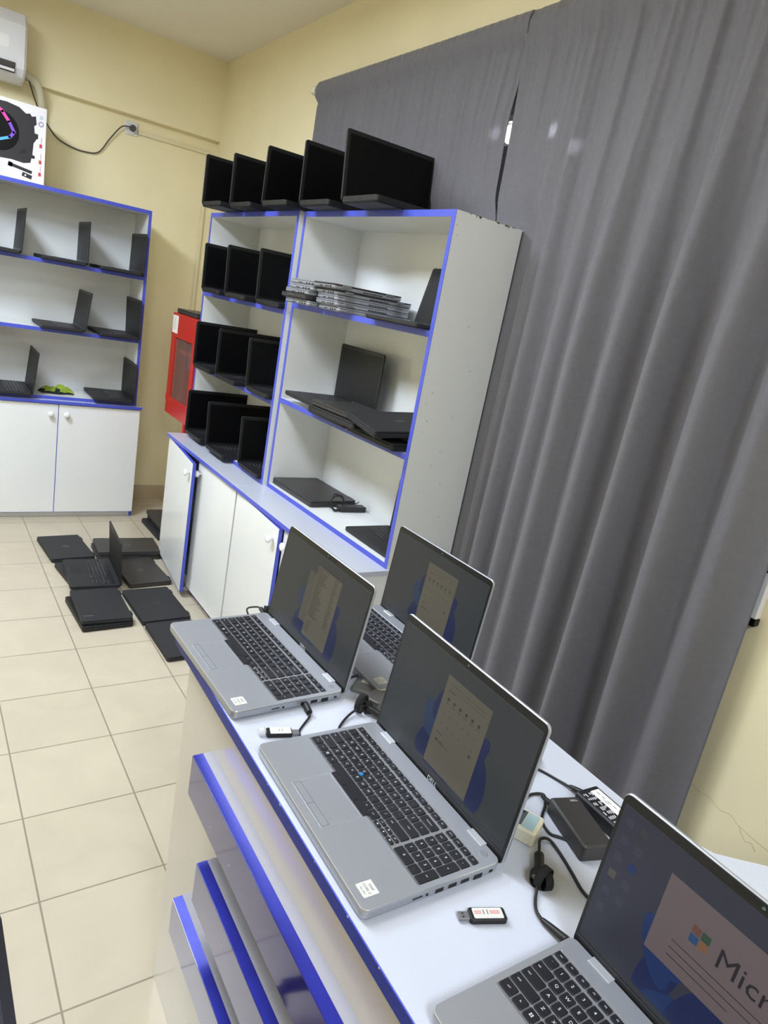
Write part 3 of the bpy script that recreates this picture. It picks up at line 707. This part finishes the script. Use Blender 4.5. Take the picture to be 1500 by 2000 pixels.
for a, w_ in ((-.009, .010), (.013, .014)):
    for r_ in (-.001, .002): mb.box(a, r_, .0094, a+w_, r_+.0014, .0096, M['redink'])
mb.build('label_sticker', b)
mb = MB(); mb.box(-.031, -.006, .002, -.016, .006, .0065, M['grey'], .0005); mb.box(-.026, -.0035, .0065, -.023, -.0015, .0067, M['port']); mb.box(-.026, .0015, .0065, -.023, .0035, .0067, M['port']); mb.build('connector', t)
# cable plugged in the far laptop
t = thing('usb_cable', 'short black cable plugged into the right side of the far laptop', 'cable', (0, 0, 0))
mb = MB(); mb.tube([(-1.110, -4.098, Z+.0085), (-1.1125, -4.113, Z+.0085), (-1.114, -4.122, Z+.007)], .006, M['rubber'], n=10, sub=4); mb.build('plug', t)
mb = MB(); mb.tube([(-1.114, -4.120, Z+.007), (-1.117, -4.130, Z+.0045), (-1.137, -4.146, Z+.0022), (-1.155, -4.163, Z+.0022), (-1.160, -4.180, Z+.0022), (-1.156, -4.192, Z+.0022)], .0021, M['rubber']); mb.build('cord', t)
# velcro-bundled charger cord between far and middle laptops
def velcro_loop(par, x, y, z, r_, tilt=0):
    m = MB(); n = 20; lp = []
    for j in range(n):
        a = 2*PI*j/n; c, s = math.cos(a), math.sin(a)
        lp.append([(x+(r_+d)*c*math.cos(tilt)-w*math.sin(tilt), y+(r_+d)*c*math.sin(tilt)+w*math.cos(tilt), z+r_+(r_+d)*s) for d, w in ((0, -.006), (.0016, -.006), (.0016, .006), (0, .006))])
    lp.append(lp[0]); m.loft(lp, M['velcro'], False, False, True); return m.build('velcro_strap', par)
t = thing('charger_cable', 'black charger cord with velcro strap behind the middle laptop', 'cable', (0, 0, 0))
mb = MB(); mb.tube([(-1.090, -4.192, Z+.0025), (-1.075, -4.172, Z+.0025), (-1.045, -4.152, Z+.006), (-1.020, -4.146, Z+.013), (-1.000, -4.148, Z+.016), (-.985, -4.160, Z+.010), (-.975, -4.185, Z+.008)], .0024, M['rubber']); mb.build('cord', t)
mb = MB(); mb.tube([(-1.002, -4.150, Z+.014), (-.992, -4.168, Z+.011), (-.985, -4.186, Z+.009)], (.007, .0055), M['rubber'], n=10); mb.build('plug', t)
velcro_loop(t, -1.010, -4.138, Z+.0002, .017, R(30)); velcro_loop(t, -1.000, -4.146, Z+.0002, .011, R(80))
mb = MB(); mb.slab(-.030, -.018, .030, .018, 0, .016, M['grey'], .004, .002, 3)
o = mb.build('adapter_block', t, (-.955, -4.118, Z)); o.rotation_euler = (0, 0, R(25)); o['label'] = 'grey metal block'
t = thing('plastic_case', 'small grey plastic case with white sticker between far and rear laptops', 'case', (-.945, -4.062, Z), R(38))
mb = MB(); mb.slab(-.045, -.022, .045, .022, 0, .012, M['grey'], .006, .003, 4); mb.build('body', t)
mb = MB(); mb.slab(-.015, -.011, .02, .011, .012, .0123, M['sticker'], .001, .0001, 2); mb.build('label_sticker', t)
t = thing('power_cable', 'thin black cord running behind the far laptop to the grey case', 'cable')
mb = MB(); mb.tube([(-.99, -4.055, Z+.0025), (-.965, -4.03, Z+.004), (-.93, -4.045, Z+.0145), (-.90, -4.075, Z+.0145), (-.87, -4.12, Z+.0025)], .0023, M['rubber']); mb.build('cord', t)
t = thing('charger_cable', 'black charger plug and cord at the left rear of the far laptop', 'cable')
mb = MB(); mb.tube([(-1.035, -3.733, Z+.010), (-1.03, -3.715, Z+.010), (-1.028, -3.700, Z+.010)], .0055, M['rubber'], n=10); mb.build('plug', t)
mb = MB(); mb.tube([(-1.028, -3.702, Z+.010), (-1.03, -3.685, Z+.008), (-1.05, -3.675, Z+.002), (-1.055, -3.69, Z-.006), (-1.03, -3.70, Z-.05), (-1.02, -3.705, Z-.3)], .0022, M['rubber']); mb.build('cord', t)
velcro_loop(t, -1.020, -3.712, Z-.004, .012, R(60))
# chargers at the right
t = thing('power_brick', 'large black laptop power brick lying beside the middle laptop', 'power adapter', (-.849, -4.552, Z), R(-108))
mb = MB(); mb.slab(-.055, -.027, .055, .027, 0, .030, M['blackg'], .005, .003, 4); b = mb.build('body', t); addtextmb = MB(); addtext(addtextmb, 'DELL', .006, M['legend'], lambda a, c: (-.044-c, .012+a, .0303)); addtextmb.build('logo', b)
mb = MB(); mb.tube([(-.053, -.018, .014), (-.069, -.021, .012), (-.081, -.022, .009)], (.005, .003), M['rubber'], n=10)
for i in range(5): mb.lathe([(.0052-.0003*i, -.0008), (.0052-.0003*i, .0008)], M['rubber'], (-.058-.004*i, -.0190-.0006*i, .013-.0006*i), 'x', 10)
mb.build('strain_relief', t)
t = thing('power_brick', 'black power adapter with white data label, half under the large brick', 'power adapter', (-.772, -4.555, Z), R(-93))
mb = MB(); mb.slab(-.060, -.026, .060, .026, 0, .026, M['black'], .005, .003, 4); b = mb.build('body', t)
mb = MB(); mb.slab(-.050, .000, .054, .020, .026, .0263, M['paper'], .001, .0001, 2)
rnd = random.Random(4)
for j in range(5):
    for i in range(9):
        if rnd.random() < .85: a = -.048+i*.0112; c = -.020+j*.0042; mb.box(a, c, .026, a+.003+rnd.random()*.006, c+.0018, .0263, M['legend'])
for i in range(5): mb.box(-.045+i*.012, .010, .0263, -.040+i*.012+rnd.random()*.004, .0112, .0265, M['ink'])
addtext(mb, 'LA65', .006, M['ink'], lambda a, c: (-.02+a, .006+c, .0266))
mb.build('label_sticker', b)
mb = MB(); mb.tube([(-.058, 0, .013), (-.075, -.003, .011), (-.088, -.005, .008)], (.006, .0032), M['rubber'], n=10)
for i in range(5): mb.lathe([(.0062-.0003*i, -.0008), (.0062-.0003*i, .0008)], M['rubber'], (-.062-.0045*i, -.0008*i, .012-.0008*i), 'x', 10)
mb.build('strain_relief', t)
t = thing('power_cable', 'black cord from the labelled adapter running behind the middle laptop', 'cable')
mb = MB(); mb.tube([(-.772, -4.468, Z+.007), (-.775, -4.440, Z+.003), (-.785, -4.410, Z+.0025), (-.80, -4.385, Z+.0025), (-.82, -4.36, Z+.0025), (-.84, -4.31, Z+.0025)], .0023, M['rubber']); mb.build('cord', t)
t = thing('power_cable', 'black cord looping from the large brick up behind the middle laptop', 'cable')
mb = MB(); mb.tube([(-.850, -4.424, Z+.008), (-.830, -4.412, Z+.006), (-.800, -4.405, Z+.0065), (-.770, -4.39, Z+.0065), (-.757, -4.375, Z+.003), (-.775, -4.37, Z+.0025), (-.81, -4.345, Z+.0025)], .0023, M['rubber']); mb.build('cord', t)
t = thing('meter_box', 'cream plastic meter with grey display and pale blue label, right of the middle laptop', 'meter', (-.937, -4.500, Z), R(-64.5))
mb = MB(); mb.slab(-.036, -.025, .036, .025, 0, .024, M['cream'], .005, .002, 4); b = mb.build('body', t)
mb = MB(); mb.box(-.027, -.018, .024, .010, .020, .0246, M['lcd'], .0004); mb.build('display', t)
for i in range(4): b_ = None
mb = MB(); mb.slab(.011, -.020, .030, .020, .024, .0243, M['ltblue'], .001, .0001, 2)
for i in range(4): mb.box(-.022+i*.008, .013, .0246, -.018+i*.008, .017, .0248, M['port']); mb.box(-.022+i*.008, -.015, .0246, -.018+i*.008, -.011, .0248, M['port'])
addtext(mb, 'TIMER', .007, M['ink'], lambda a, c: (.020-c, a, .0245)) if False else None
mb.build('label_plate', t)
# velcro bundle + barrel plug into the nearest laptop
t = thing('charger_cable', 'black charger cord with round velcro bundle leading to the nearest laptop', 'cable')
mb = MB(); mb.tube([(-.874, -4.556, Z+.0026), (-.884, -4.545, Z+.0026), (-.893, -4.532, Z+.0026), (-.882, -4.505, Z+.0026), (-.850, -4.482, Z+.004), (-.833, -4.462, Z+.004), (-.85, -4.452, Z+.0026), (-.875, -4.455, Z+.0026), (-.9, -4.45, Z+.0026)], .0024, M['rubber'])
mb.tube([(-.990, -4.600, Z+.010), (-.968, -4.578, Z+.012), (-.945, -4.557, Z+.012), (-.925, -4.541, Z+.009), (-.908, -4.545, Z+.006), (-.910, -4.570, Z+.003), (-.922, -4.605, Z+.0026), (-.935, -4.640, Z+.0026), (-.935, -4.68, Z+.0026)], .0024, M['rubber'])
mb.tube([(-.990, -4.600, Z+.010), (-1.012, -4.617, Z+.004), (-1.028, -4.634, Z+.004), (-1.034, -4.650, Z+.006)], .0024, M['rubber']); mb.build('cord', t)
mb = MB(); mb.tube([(-.955, -4.566, Z+.012), (-.969, -4.580, Z+.012), (-.980, -4.590, Z+.012)], .0075, M['rubber'], n=10, sub=3); mb.build('ferrite_plug', t)
velcro_loop(t, -.985, -4.603, Z+.0002, .015, R(10)); velcro_loop(t, -.983, -4.606, Z+.0002, .012, R(70)); velcro_loop(t, -.989, -4.600, Z+.0002, .013, R(130))
mb = MB(); mb.tube([(-1.034, -4.650, Z+.0065), (-1.033, -4.666, Z+.0085), (-1.030, -4.690, Z+.010)], (.0035, .0060), M['rubber'], n=10)
mb.build('barrel_plug', t)
mb = MB()
# ------------------------------------------------------------------ cable with adapter on the lowest shelf level
t = thing('power_brick', 'black power brick with coiled cord in front of the red-marked laptop', 'power adapter', (-.075, -2.585, zB+.02), R(-3))
mb = MB(); mb.slab(-.070, -.022, .060, .022, 0, .024, M['blackg'], .004, .002, 3); mb.build('body', t)
mb = MB(); pts = []
for i in range(40):
    a = 2*PI*i/10; r_ = .034+.004*math.sin(i*1.7); pts.append((-.085+r_*math.cos(a), -.006+.008*math.sin(i*.9)+.006*math.sin(a), .040+r_*math.sin(a)))
mb.tube(pts, .0022, M['rubber'], n=6, sub=3); mb.build('coiled_cord', t)
mb = MB(); mb.tube([(-.06, .0, .045), (-.03, .005, .034), (0, .01, .031), (.02, .005, .034), (.035, .012, .040)], .0022, M['rubber'], n=6); mb.build('cable_tie_end', t)

# ------------------------------------------------------------------ green cloth
mb = MB(); n, k = 34, 22; rnd = random.Random(8); grid = []
for i in range(n):
    rowv = []
    for j in range(k):
        u, v = i/(n-1), j/(k-1)
        x = -.095+.19*u+.012*math.sin(v*7); y = -.045+.085*v+.012*math.sin(u*9)
        b = max(0, math.sin(u*PI))**.4*max(0, math.sin(v*PI))**.5
        h = b*(.020+.014*abs(math.sin(u*8.5+v*4))+.010*abs(math.sin(v*9-u*5))+(.016 if u > .55 else 0)*math.sin(v*PI))
        rowv.append(mb.bm.verts.new((x, y, .001+h)))
    grid.append(rowv)
a0, a1 = mb.mi(M['cloth']), mb.mi(M['clothb'])
for i in range(n-1):
    for j in range(k-1):
        f = mb.bm.faces.new((grid[i][j], grid[i+1][j], grid[i+1][j+1], grid[i][j+1])); f.smooth = True; f.material_index = a1 if (j in (0, k-2) or i < 3 or (i > 12 and i < 18 and j < 6)) else a0
o = mb.build('cleaning_cloth'); o.location = (-.92, -.20, z3-.0019+.001); sol = o.modifiers.new('s', 'SOLIDIFY'); sol.thickness = .003
tag(o, 'crumpled lime green cloth with dark trim on the lowest level of the back unit', 'cloth')

# ------------------------------------------------------------------ fire cabinet
t = thing('fire_cabinet', 'red metal fire hose cabinet with glass window on the wall beside the far shelves', 'fire cabinet', (0, 0, 0))
fx0, fy0, fy1, fz0, fz1 = -.30, -.484, -.958, .797, 1.443
mb = MB(); s_ = .002
mb.box(fx0+.02, fy1, fz0, XW-.003, fy1+s_, fz1, M['red']); mb.box(fx0+.02, fy0-s_, fz0, XW-.003, fy0, fz1, M['red'])
mb.box(fx0+.02, fy1, fz0, XW-.003, fy0, fz0+s_, M['red']); mb.box(fx0+.02, fy1, fz1-s_, XW-.003, fy0, fz1, M['red']); mb.box(XW-.006, fy1, fz0, XW-.003, fy0, fz1, M['brown'])
mb.build('body', t)
wy0, wy1, wz0, wz1 = fy0-.075, fy1+.06, fz0+.11, fz1-.15
mb = MB()
mb.box(fx0, fy1, fz0, fx0+.02, fy0, wz0, M['red'], .002); mb.box(fx0, fy1, wz1, fx0+.02, fy0, fz1, M['red'], .002)
mb.box(fx0, fy1, wz0, fx0+.02, wy1, wz1, M['red']); mb.box(fx0, wy0, wz0, fx0+.02, fy0, wz1, M['red'])
d = mb.build('door', t)
mb = MB(); mb.box(fx0+.008, wy1, wz0, fx0+.012, wy0, wz1, mat('tinted_glass', (150, 120, 110), .05, alpha=.3)); mb.build('glass_pane', d)
mb = MB(); mb.box(fx0-.0008, fy0-.006, 1.318, fx0+.0002, fy0-.112, 1.428, M['paper'])
for i in range(9): mb.box(fx0-.0011, fy0-.02, 1.415-i*.009, fx0-.0007, fy0-.075, 1.4165-i*.009, M['redink'] if i < 2 else M['line'])
mb.build('notice', d, label='white paper notice')
for zz_ in (fz0+.10, fz1-.12): m = MB(); m.lathe([(.006, zz_-.02), (.006, zz_+.02)], M['red'], (fx0+.004, fy0+.004, 0), 'z', 8); m.build('hinge', d)
mb = MB(); mb.lathe([(.13, 0), (.13, .05), (.11, .05), (.11, .01)], M['redi'], (-.17, -.70, 1.09), 'x', 28); mb.tube([(-.15, -.80, 1.2), (-.20, -.84, 1.08), (-.19, -.83, .92), (-.2, -.78, .84)], .025, M['redi'], n=10)
mb.box(-.27, wy1, 1.20, -.25, wy0, 1.225, M['redi']); mb.build('fire_hose', t)
mb = MB(); mb.lathe([(.03, 0), (.03, .06), (.018, .09)], M['paper'], (-.22, -.80, .90), 'z', 14); mb.build('nozzle', t, label='white nozzle')
for y_ in (-.865,): mb = MB(); mb.box(-.298, y_-.018, 0, -.262, y_+.018, fz0, M['red'], .003); mb.build('leg', t)

# ------------------------------------------------------------------ speaker box on the back unit
t = thing('speaker_box', 'white printed carton showing a black speaker with neon stripe, on top of the back unit', 'box', (-1.052, -.268, 2.0218), R(0))
bw, bh, bd_ = .46, .404, .2
mb = MB(); mb.box(-bw, 0, 0, 0, bd_, bh, M['card'], .002)
def bq(pts, m, z=-.0006): mb.face([(x, z, y) for x, y in pts], m)
def br_(x0, y0, x1, y1, m, z=-.0006): bq([(x0, y0), (x1, y0), (x1, y1), (x0, y1)], m, z)
bx = mb.build('carton', t)
mb = MB()
# coordinates from the right bottom corner, metres
blob = [(-.055, .352), (-.075, .345), (-.085, .358), (-.105, .352), (-.14, .375), (-.20, .385), (-.30, .38), (-.38, .35), (-.42, .26), (-.40, .16), (-.33, .11), (-.24, .095), (-.17, .10), (-.11, .095), (-.075, .105), (-.07, .13), (-.055, .13), (-.052, .145), (-.066, .15), (-.062, .21), (-.048, .235), (-.040, .24), (-.040, .262), (-.058, .264), (-.062, .30), (-.05, .31)]
bq(blob, M['photo_black'])
n_ = 24
bq([(-.24+.105*math.cos(2*PI*i/n_), .235+.105*math.sin(2*PI*i/n_)) for i in range(n_)], M['off'], -.0008)
def band(p0, p1, w_, m):
    (a, b), (c, d_) = p0, p1; l = math.hypot(c-a, d_-b); nx, ny = -(d_-b)/l*w_/2, (c-a)/l*w_/2
    bq([(a+nx, b+ny), (c+nx, d_+ny), (c-nx, d_-ny), (a-nx, b-ny)], m, -.001)
band((-.30, .375), (-.215, .33), .016, M['pink']); band((-.225, .335), (-.185, .285), .016, M['pink']); band((-.19, .292), (-.158, .235), .016, M['violet']); band((-.160, .243), (-.185, .205), .016, M['violet']); band((-.178, .212), (-.24, .185), .014, M['cyan']); band((-.235, .188), (-.32, .18), .014, M['cyan'])
bq([(-.095, .15), (-.135, .135), (-.12, .165), (-.10, .17)], M['bezel'], -.0009)
band((-.185, .075), (-.065, .055), .017, M['photo_black']); band((-.187, .076), (-.165, .072), .024, M['photo_black']); band((-.115, .038), (-.065, .028), .022, M['photo_black'])
bq([(-.098+.005*math.cos(2*PI*i/12), .034+.005*math.sin(2*PI*i/12)) for i in range(12)], M['card'], -.0012)
for i in range(8):
    a = 2*PI*i/8; mm = (M['rediicon'], M['green'], M['blueicon'], M['violet'])[i % 4]; cx, cz = -.027+.011*math.cos(a), .318+.011*math.sin(a)
    br_(cx-.003, cz-.003, cx+.003, cz+.003, mm)
br_(-.036, .345, -.018, .352, M['ltblue']); br_(-.034, .356, -.020, .361, M['ltblue'])
for z_ in (.205, .12, .055): br_(-.032, z_-.010, -.018, z_+.010, M['rediicon']); br_(-.024, z_+.014, -.021, z_+.045, M['redink'])
for i in range(5): br_(-.245+i*.008, .03, -.243+i*.008, .075, M['ltblue'])
mb.build('printed_front', t)

# ------------------------------------------------------------------ air conditioner
t = thing('air_conditioner', 'white wall-mounted air conditioner at the upper left corner', 'air conditioner', (-1.1518, .0298, 2.5497))
mb = MB()
prof = [(0, .0), (-.06, .0), (-.155, .018), (-.195, .055), (-.205, .11), (-.205, .27), (-.17, .33), (-.06, .345), (0, .345)]
def acl(x, i): return [(x, min(y+i, 0) if y < 0 else y, z*(1-i*1.5)+i*.25) for y, z in prof]
mb.loft([acl(-.86, .012), acl(-.85, 0), acl(-.012, 0), acl(0, .012)], M['acw']); mb.build('housing', t)
mb = MB(); mb.loft([[(-.80, -.186, .026), (-.055, -.186, .026), (-.055, -.2075, .075), (-.80, -.2075, .075)], [(-.80, -.178, .030), (-.055, -.178, .030), (-.055, -.196, .08), (-.80, -.196, .08)]], M['slot']); mb.build('air_outlet', t)
mb = MB(); mb.loft([[(-.79, -.205, .030), (-.06, -.205, .030), (-.06, -.208, .042), (-.79, -.208, .042)], [(-.79, -.20, .030), (-.06, -.20, .030), (-.06, -.203, .044), (-.79, -.203, .044)]], M['acw']); mb.build('louver', t)
mb = MB(); mb.slab(-.14, .14, -.09, .20, 0, .0006, M['knob'], .008, .0001, 4); mb.xf(lambda x, y, z: (x, -.2052-z, y)); mb.build('badge', t)
t = thing('drain_hose', 'cream wrapped hose curving from the air conditioner down the wall', 'hose')
mb = MB(); mb.tube([(-1.20, -.13, 2.60), (-1.15, -.11, 2.60), (-1.09, -.10, 2.565), (-1.055, -.06, 2.49), (-1.045, -.028, 2.42), (-1.04, -.026, 2.2), (-1.04, -.026, 2.05)], .021, M['hose'], n=12); 
mb.build('wrapped_tube', t); t.location = (.014, .085, .016)
t = thing('power_cable', 'thin grey mains cable drooping from the air conditioner to the wall socket', 'cable')
mb = MB(); mb.tube([(-1.16, -.10, 2.60), (-1.135, -.07, 2.58), (-1.10, -.05, 2.50), (-1.073, -.035, 2.45), (-1.03, -.03, 2.39), (-.965, -.02, 2.325), (-.88, -.014, 2.295), (-.79, -.012, 2.29), (-.717, -.014, 2.31), (-.66, -.02, 2.40), (-.60, -.03, 2.485), (-.565, -.045, 2.500), (-.54, -.048, 2.498)], .0042, M['grey'] if False else mat('dark_grey_cable', (70, 70, 66), .5)); mb.build('cord', t)
mb = MB(); mb.lathe([(.012, -.052), (.019, -.046), (.019, -.022)], mat('dark_grey_plug', (72, 72, 70), .5), (-.527, 0, 2.50), 'y', 16); mb.build('plug', t); t.location = (.021, .09, .0146)
o = MB(); o.box(-.566, -.010, 2.462, -.488, 0, 2.540, M['acw'], .003); o.lathe([(.030, -.020), (.032, -.010)], M['acw'], (-.527, 0, 2.50), 'y', 22)
t = o.build('wall_socket', None, (.021, .0898, .0146)); tag(t, 'square white wall socket under the beam on the back wall', 'socket')
mb = MB(); mb.box(-.464, .074, 2.4926, .02, .0898, 2.5146, M['duct'], .002); mb.box(-.002, .074, .1, .020, .0898, 2.4922, M['duct'], .002)
tag(mb.build('cable_duct'), 'narrow cream cable duct running along the beam and down the room corner', 'cable duct')

# ------------------------------------------------------------------ curtain
def curtain(label, ya, yb, ztop, zbot, fold, seed):
    mb = MB(); ny, nz = int(abs(yb-ya)/.006), 70; k = mb.mi(M['curtain']); G_ = []
    for j in range(nz+1):
        v = j/nz; rowv = []
        for i in range(ny+1):
            u = i/ny; y = ya+(yb-ya)*u; z = ztop+(zbot-ztop)*v
            x, y2 = fold(y, z, v, u); rowv.append(mb.bm.verts.new((x, y2, z)))
        G_.append(rowv)
    for j in range(nz):
        for i in range(ny):
            f = mb.bm.faces.new((G_[j][i], G_[j][i+1], G_[j+1][i+1], G_[j+1][i])); f.material_index = k; f.smooth = True
    o = mb.build('curtain'); sm = o.modifiers.new('s', 'SOLIDIFY'); sm.thickness = .0015
    return o
def sstep(a, b, t): t = min(max((t-a)/(b-a), 0), 1); return t*t*(3-2*t)
rz_, zrod = .012, 2.6905
def pleat(y, s): return math.sin(y*150+s)+.6*math.sin(y*263+1.3*s)+.5*math.sin(y*97+2.1*s)+.4*math.sin(y*410)
def rodx(z, y):   # sleeve bulge around the rod
    d = (z-zrod+.012)/.042; return -.020*math.exp(-d**4)-.002+.007*math.exp(-((z-2.628)/.007)**2)
def behind(y, z):   # flattened where the shelf units stand against it
    return sstep(-3.31, -3.20, y)*(1-sstep(2.05, 2.16, z))
def foldL(y, z, v, u):
    f = sstep(0, .12, v); d = .0030*pleat(y, 0)*(1-.85*sstep(.06, .5, v))*(.3+.7*sstep(2.66, 2.61, z))
    s = .008*math.sin(y*27+.6)+.006*math.sin(y*46+1.9)+.004*math.sin(y*75)
    x = rz_+rodx(z, y)-.003+d+s*f*(.5+.6*v)
    x = x+(.030-x+.25*(s+d))*behind(y, z)
    w_ = sstep(.55, 1, u)
    gap = .026*math.exp(-((z-2.385)/.15)**2)+.012*math.exp(-((z-2.17)/.12)**2)
    return x-.004*w_, y+gap*w_**3
RID = [(-3.10, .008, .026), (-3.17, .012, .026), (-3.26, .030, .034), (-3.35, .040, .034), (-3.483, .055, .046), (-3.60, .075, .052), (-3.72, .050, .046), (-3.892, .095, .046), (-4.070, .080, .060), (-4.215, .055, .050)]
def foldR(y, z, v, u):
    f = sstep(0, .45, v)
    d = .0042*pleat(y*.62, 2)*(1-.95*sstep(.04, .35, v))*(.3+.7*sstep(2.66, 2.61, z))
    s = 0
    for c, a, w_ in RID:
        cc = c+.02*(v-.5)*math.sin(c*40); q = (y-cc)/w_
        s -= 1.12*a*math.exp(-abs(q)**2.2)*(1+.12*math.sin(c*90+z*2))
    e = .003*math.sin(y*55+z*2)
    x = rz_+.016*f+rodx(z, y)-.002+d+(s*(.22+1.05*f)+e*f)
    x = x+(.032-x+.2*s)*behind(y, z)
    w_ = 1-sstep(0, .12, u)
    return x, y-.010*math.exp(-((z-2.25)/.3)**2)*w_
cL = curtain('l', -1.493, -3.028, 2.722, 1.10, foldL, 1)
tag(cL, 'grey velvet curtain panel behind the tall shelf units, left of the bright slit', 'curtain')
cR = curtain('r', -3.012, -4.3132, 2.722, .20, foldR, 2)
tag(cR, 'long grey velvet curtain panel with deep folds, right of the bright slit', 'curtain')
t = thing('curtain_rod', 'pale metal curtain rod with round end knob above the curtains', 'curtain rod')
mb = MB(); mb.lathe([(.011, -1.465), (.011, -4.36)], M['chrome'], (rz_-.005, 0, zrod), 'y', 14); mb.build('rod', t)
mb = MB(); mb.lathe([(.012, -1.47), (.018, -1.463), (.021, -1.448), (.018, -1.434), (.008, -1.428)], M['cream'], (rz_-.005, 0, zrod), 'y', 18); mb.build('finial', t)
for y_ in (-1.485, -4.34):
    mb = MB(); mb.box(rz_+.003, y_-.006, zrod-.012, XW-.0005, y_+.006, zrod+.012, M['chrome'], .002); mb.build('bracket', t)
t = thing('wall_display', 'white wall panel with black ends peeking out beside the right curtain edge', 'panel', (0, 0, 0))
mb = MB(); mb.box(.045, -4.316, 1.110, XW-.0005, -4.10, 1.235, M['acw'], .003); mb.build('panel', t)
mb = MB(); mb.box(.043, -4.318, 1.235, XW-.0005, -4.10, 1.33, M['off'], .003); mb.build('end_cap', t, label='black end')
mb = MB(); mb.box(.043, -4.318, 1.090, XW-.0005, -4.10, 1.110, M['off'], .003); mb.build('end_cap', t, label='black end')

t = thing('street_lamp', 'small bright lamp outside, glimpsed through the curtain slit', 'lamp', LAMP)
mb = MB(); mb.lathe([(.012, -.05), (.03, -.035), (.034, .02), (.02, .045)], M['lamp'], (0, 0, 0), 'z', 14); mb.build('bulb', t)
mb = MB(); mb.lathe([(.06, .055), (.03, .09), (.012, .1), (.012, .14)], M['grey'], (0, 0, 0), 'z', 14); mb.build('cap', t)
mb = MB(); mb.box(-.02, -.02, -LAMP[2], .02, .02, -.07, M['grey']); mb.build('post', t)

# ------------------------------------------------------------------ chair at the left picture edge
t = thing('office_chair', 'dark office chair whose rounded back edges into the lower left corner', 'chair', (-1.818, -3.80, 0), R(0))
mb = MB(); loops = []
for i in range(15):
    v = i/14; a = v*2-1; w_ = .21*(1-abs(a)**3.2)**.42 if abs(a) < 1 else .02; w_ = max(w_, .03)
    z = .44+.42*v; loops.append([(x, y+.03*math.cos(a), z) for x, y in rr(-w_, -.03, w_, .03, .024, 4)])
mb.loft(loops, M['chairm'], smooth=True); mb.build('backrest', t)
mb = MB(); mb.slab(-.23, -.50, .23, -.05, .42, .49, M['chairm'], .08, .02, 6); mb.build('seat', t)
mb = MB(); mb.lathe([(.025, .08), (.025, .42)], M['black'], (0, -.27, 0), 'z', 14); mb.build('gas_column', t)
for i in range(5):
    a = R(90+72*i); mb = MB(); mb.tube([(0, -.27, .10), (math.cos(a)*.26, -.27+math.sin(a)*.26, .065)], (.022, .016), M['black'], n=8, sub=0); lg = mb.build('leg', t)
    mb = MB(); mb.lathe([(.024, -.01), (.027, -.006), (.027, .006), (.024, .01)], M['black'], (math.cos(a)*.26, -.27+math.sin(a)*.26, .028), 'x', 14); mb.build('caster', lg)
mb = MB(); mb.tube([(0, .02, .50), (0, .06, .44), (0, 0, .40), (0, -.1, .40)], .016, M['black'], n=8); mb.build('back_bracket', t)

# ------------------------------------------------------------------ light
def area(name, loc, sx, sy, e, col, rot=(0, 0, 0)):
    l = bpy.data.lights.new(name, 'AREA'); l.shape = 'RECTANGLE'; l.size = sx; l.size_y = sy; l.energy = e; l.color = col
    o = bpy.data.objects.new(name, l); C.objects.link(o); o.location = loc; o.rotation_euler = rot; return o
LC = (.71, .835, 1)
area('panel_light', (-2.15, -1.9, H-.075), .54, 1.14, 76, LC)
area('panel_light', (-1.65, -3.4, H-.075), .54, 1.14, 18, LC)
area('panel_light', (-1.8, -6.6, H-.075), .54, 1.14, 56, LC)
for y_, z_, e_ in ((-2.945, 2.358, .5), (-3.235, 2.34, .9), (-3.356, 2.281, .5)):  # added bodiless beams from outside that make the glow spots on the curtain
    l = bpy.data.lights.new('curtain_glow_spot', 'SPOT'); l.energy = e_*3000; l.spot_size = R(3.2); l.spot_blend = .9; l.shadow_soft_size = .01; l.color = (.9, .95, 1)
    o = bpy.data.objects.new('curtain_glow_spot', l); C.objects.link(o); o.location = (1.0, y_-.05, z_+.12)
    o.rotation_euler = (Vector((.02, y_, z_))-o.location).to_track_quat('-Z', 'Y').to_euler()
w = bpy.data.worlds.new('World'); bpy.context.scene.world = w; w.use_nodes = True
w.node_tree.nodes['Background'].inputs[0].default_value = (.75, .8, .9, 1); w.node_tree.nodes['Background'].inputs[1].default_value = .25

# ------------------------------------------------------------------ camera
cam = bpy.data.cameras.new('Camera'); co = bpy.data.objects.new('Camera', cam); C.objects.link(co)
yaw, pitch, roll = .6357, -.2758, .189
fw = Vector((math.sin(yaw)*math.cos(pitch), math.cos(yaw)*math.cos(pitch), math.sin(pitch)))
rt = Vector((math.cos(yaw), -math.sin(yaw), 0)); up = rt.cross(fw)
rt2 = rt*math.cos(roll)+up*math.sin(roll); up2 = up*math.cos(roll)-rt*math.sin(roll)
mw = Matrix((rt2, up2, -fw)).transposed().to_4x4(); mw.translation = (-1.7316, -5.0713, 1.6768); co.matrix_world = mw
cam.sensor_fit = 'VERTICAL'; cam.sensor_height = 36; cam.lens = 1344.28/2000*36; cam.clip_start = .02
sc = bpy.context.scene; sc.camera = co
vs = sc.view_settings; vs.view_transform = 'Standard'; vs.look = 'None'; vs.gamma = 1; vs.use_curve_mapping = False; vs.exposure = .30
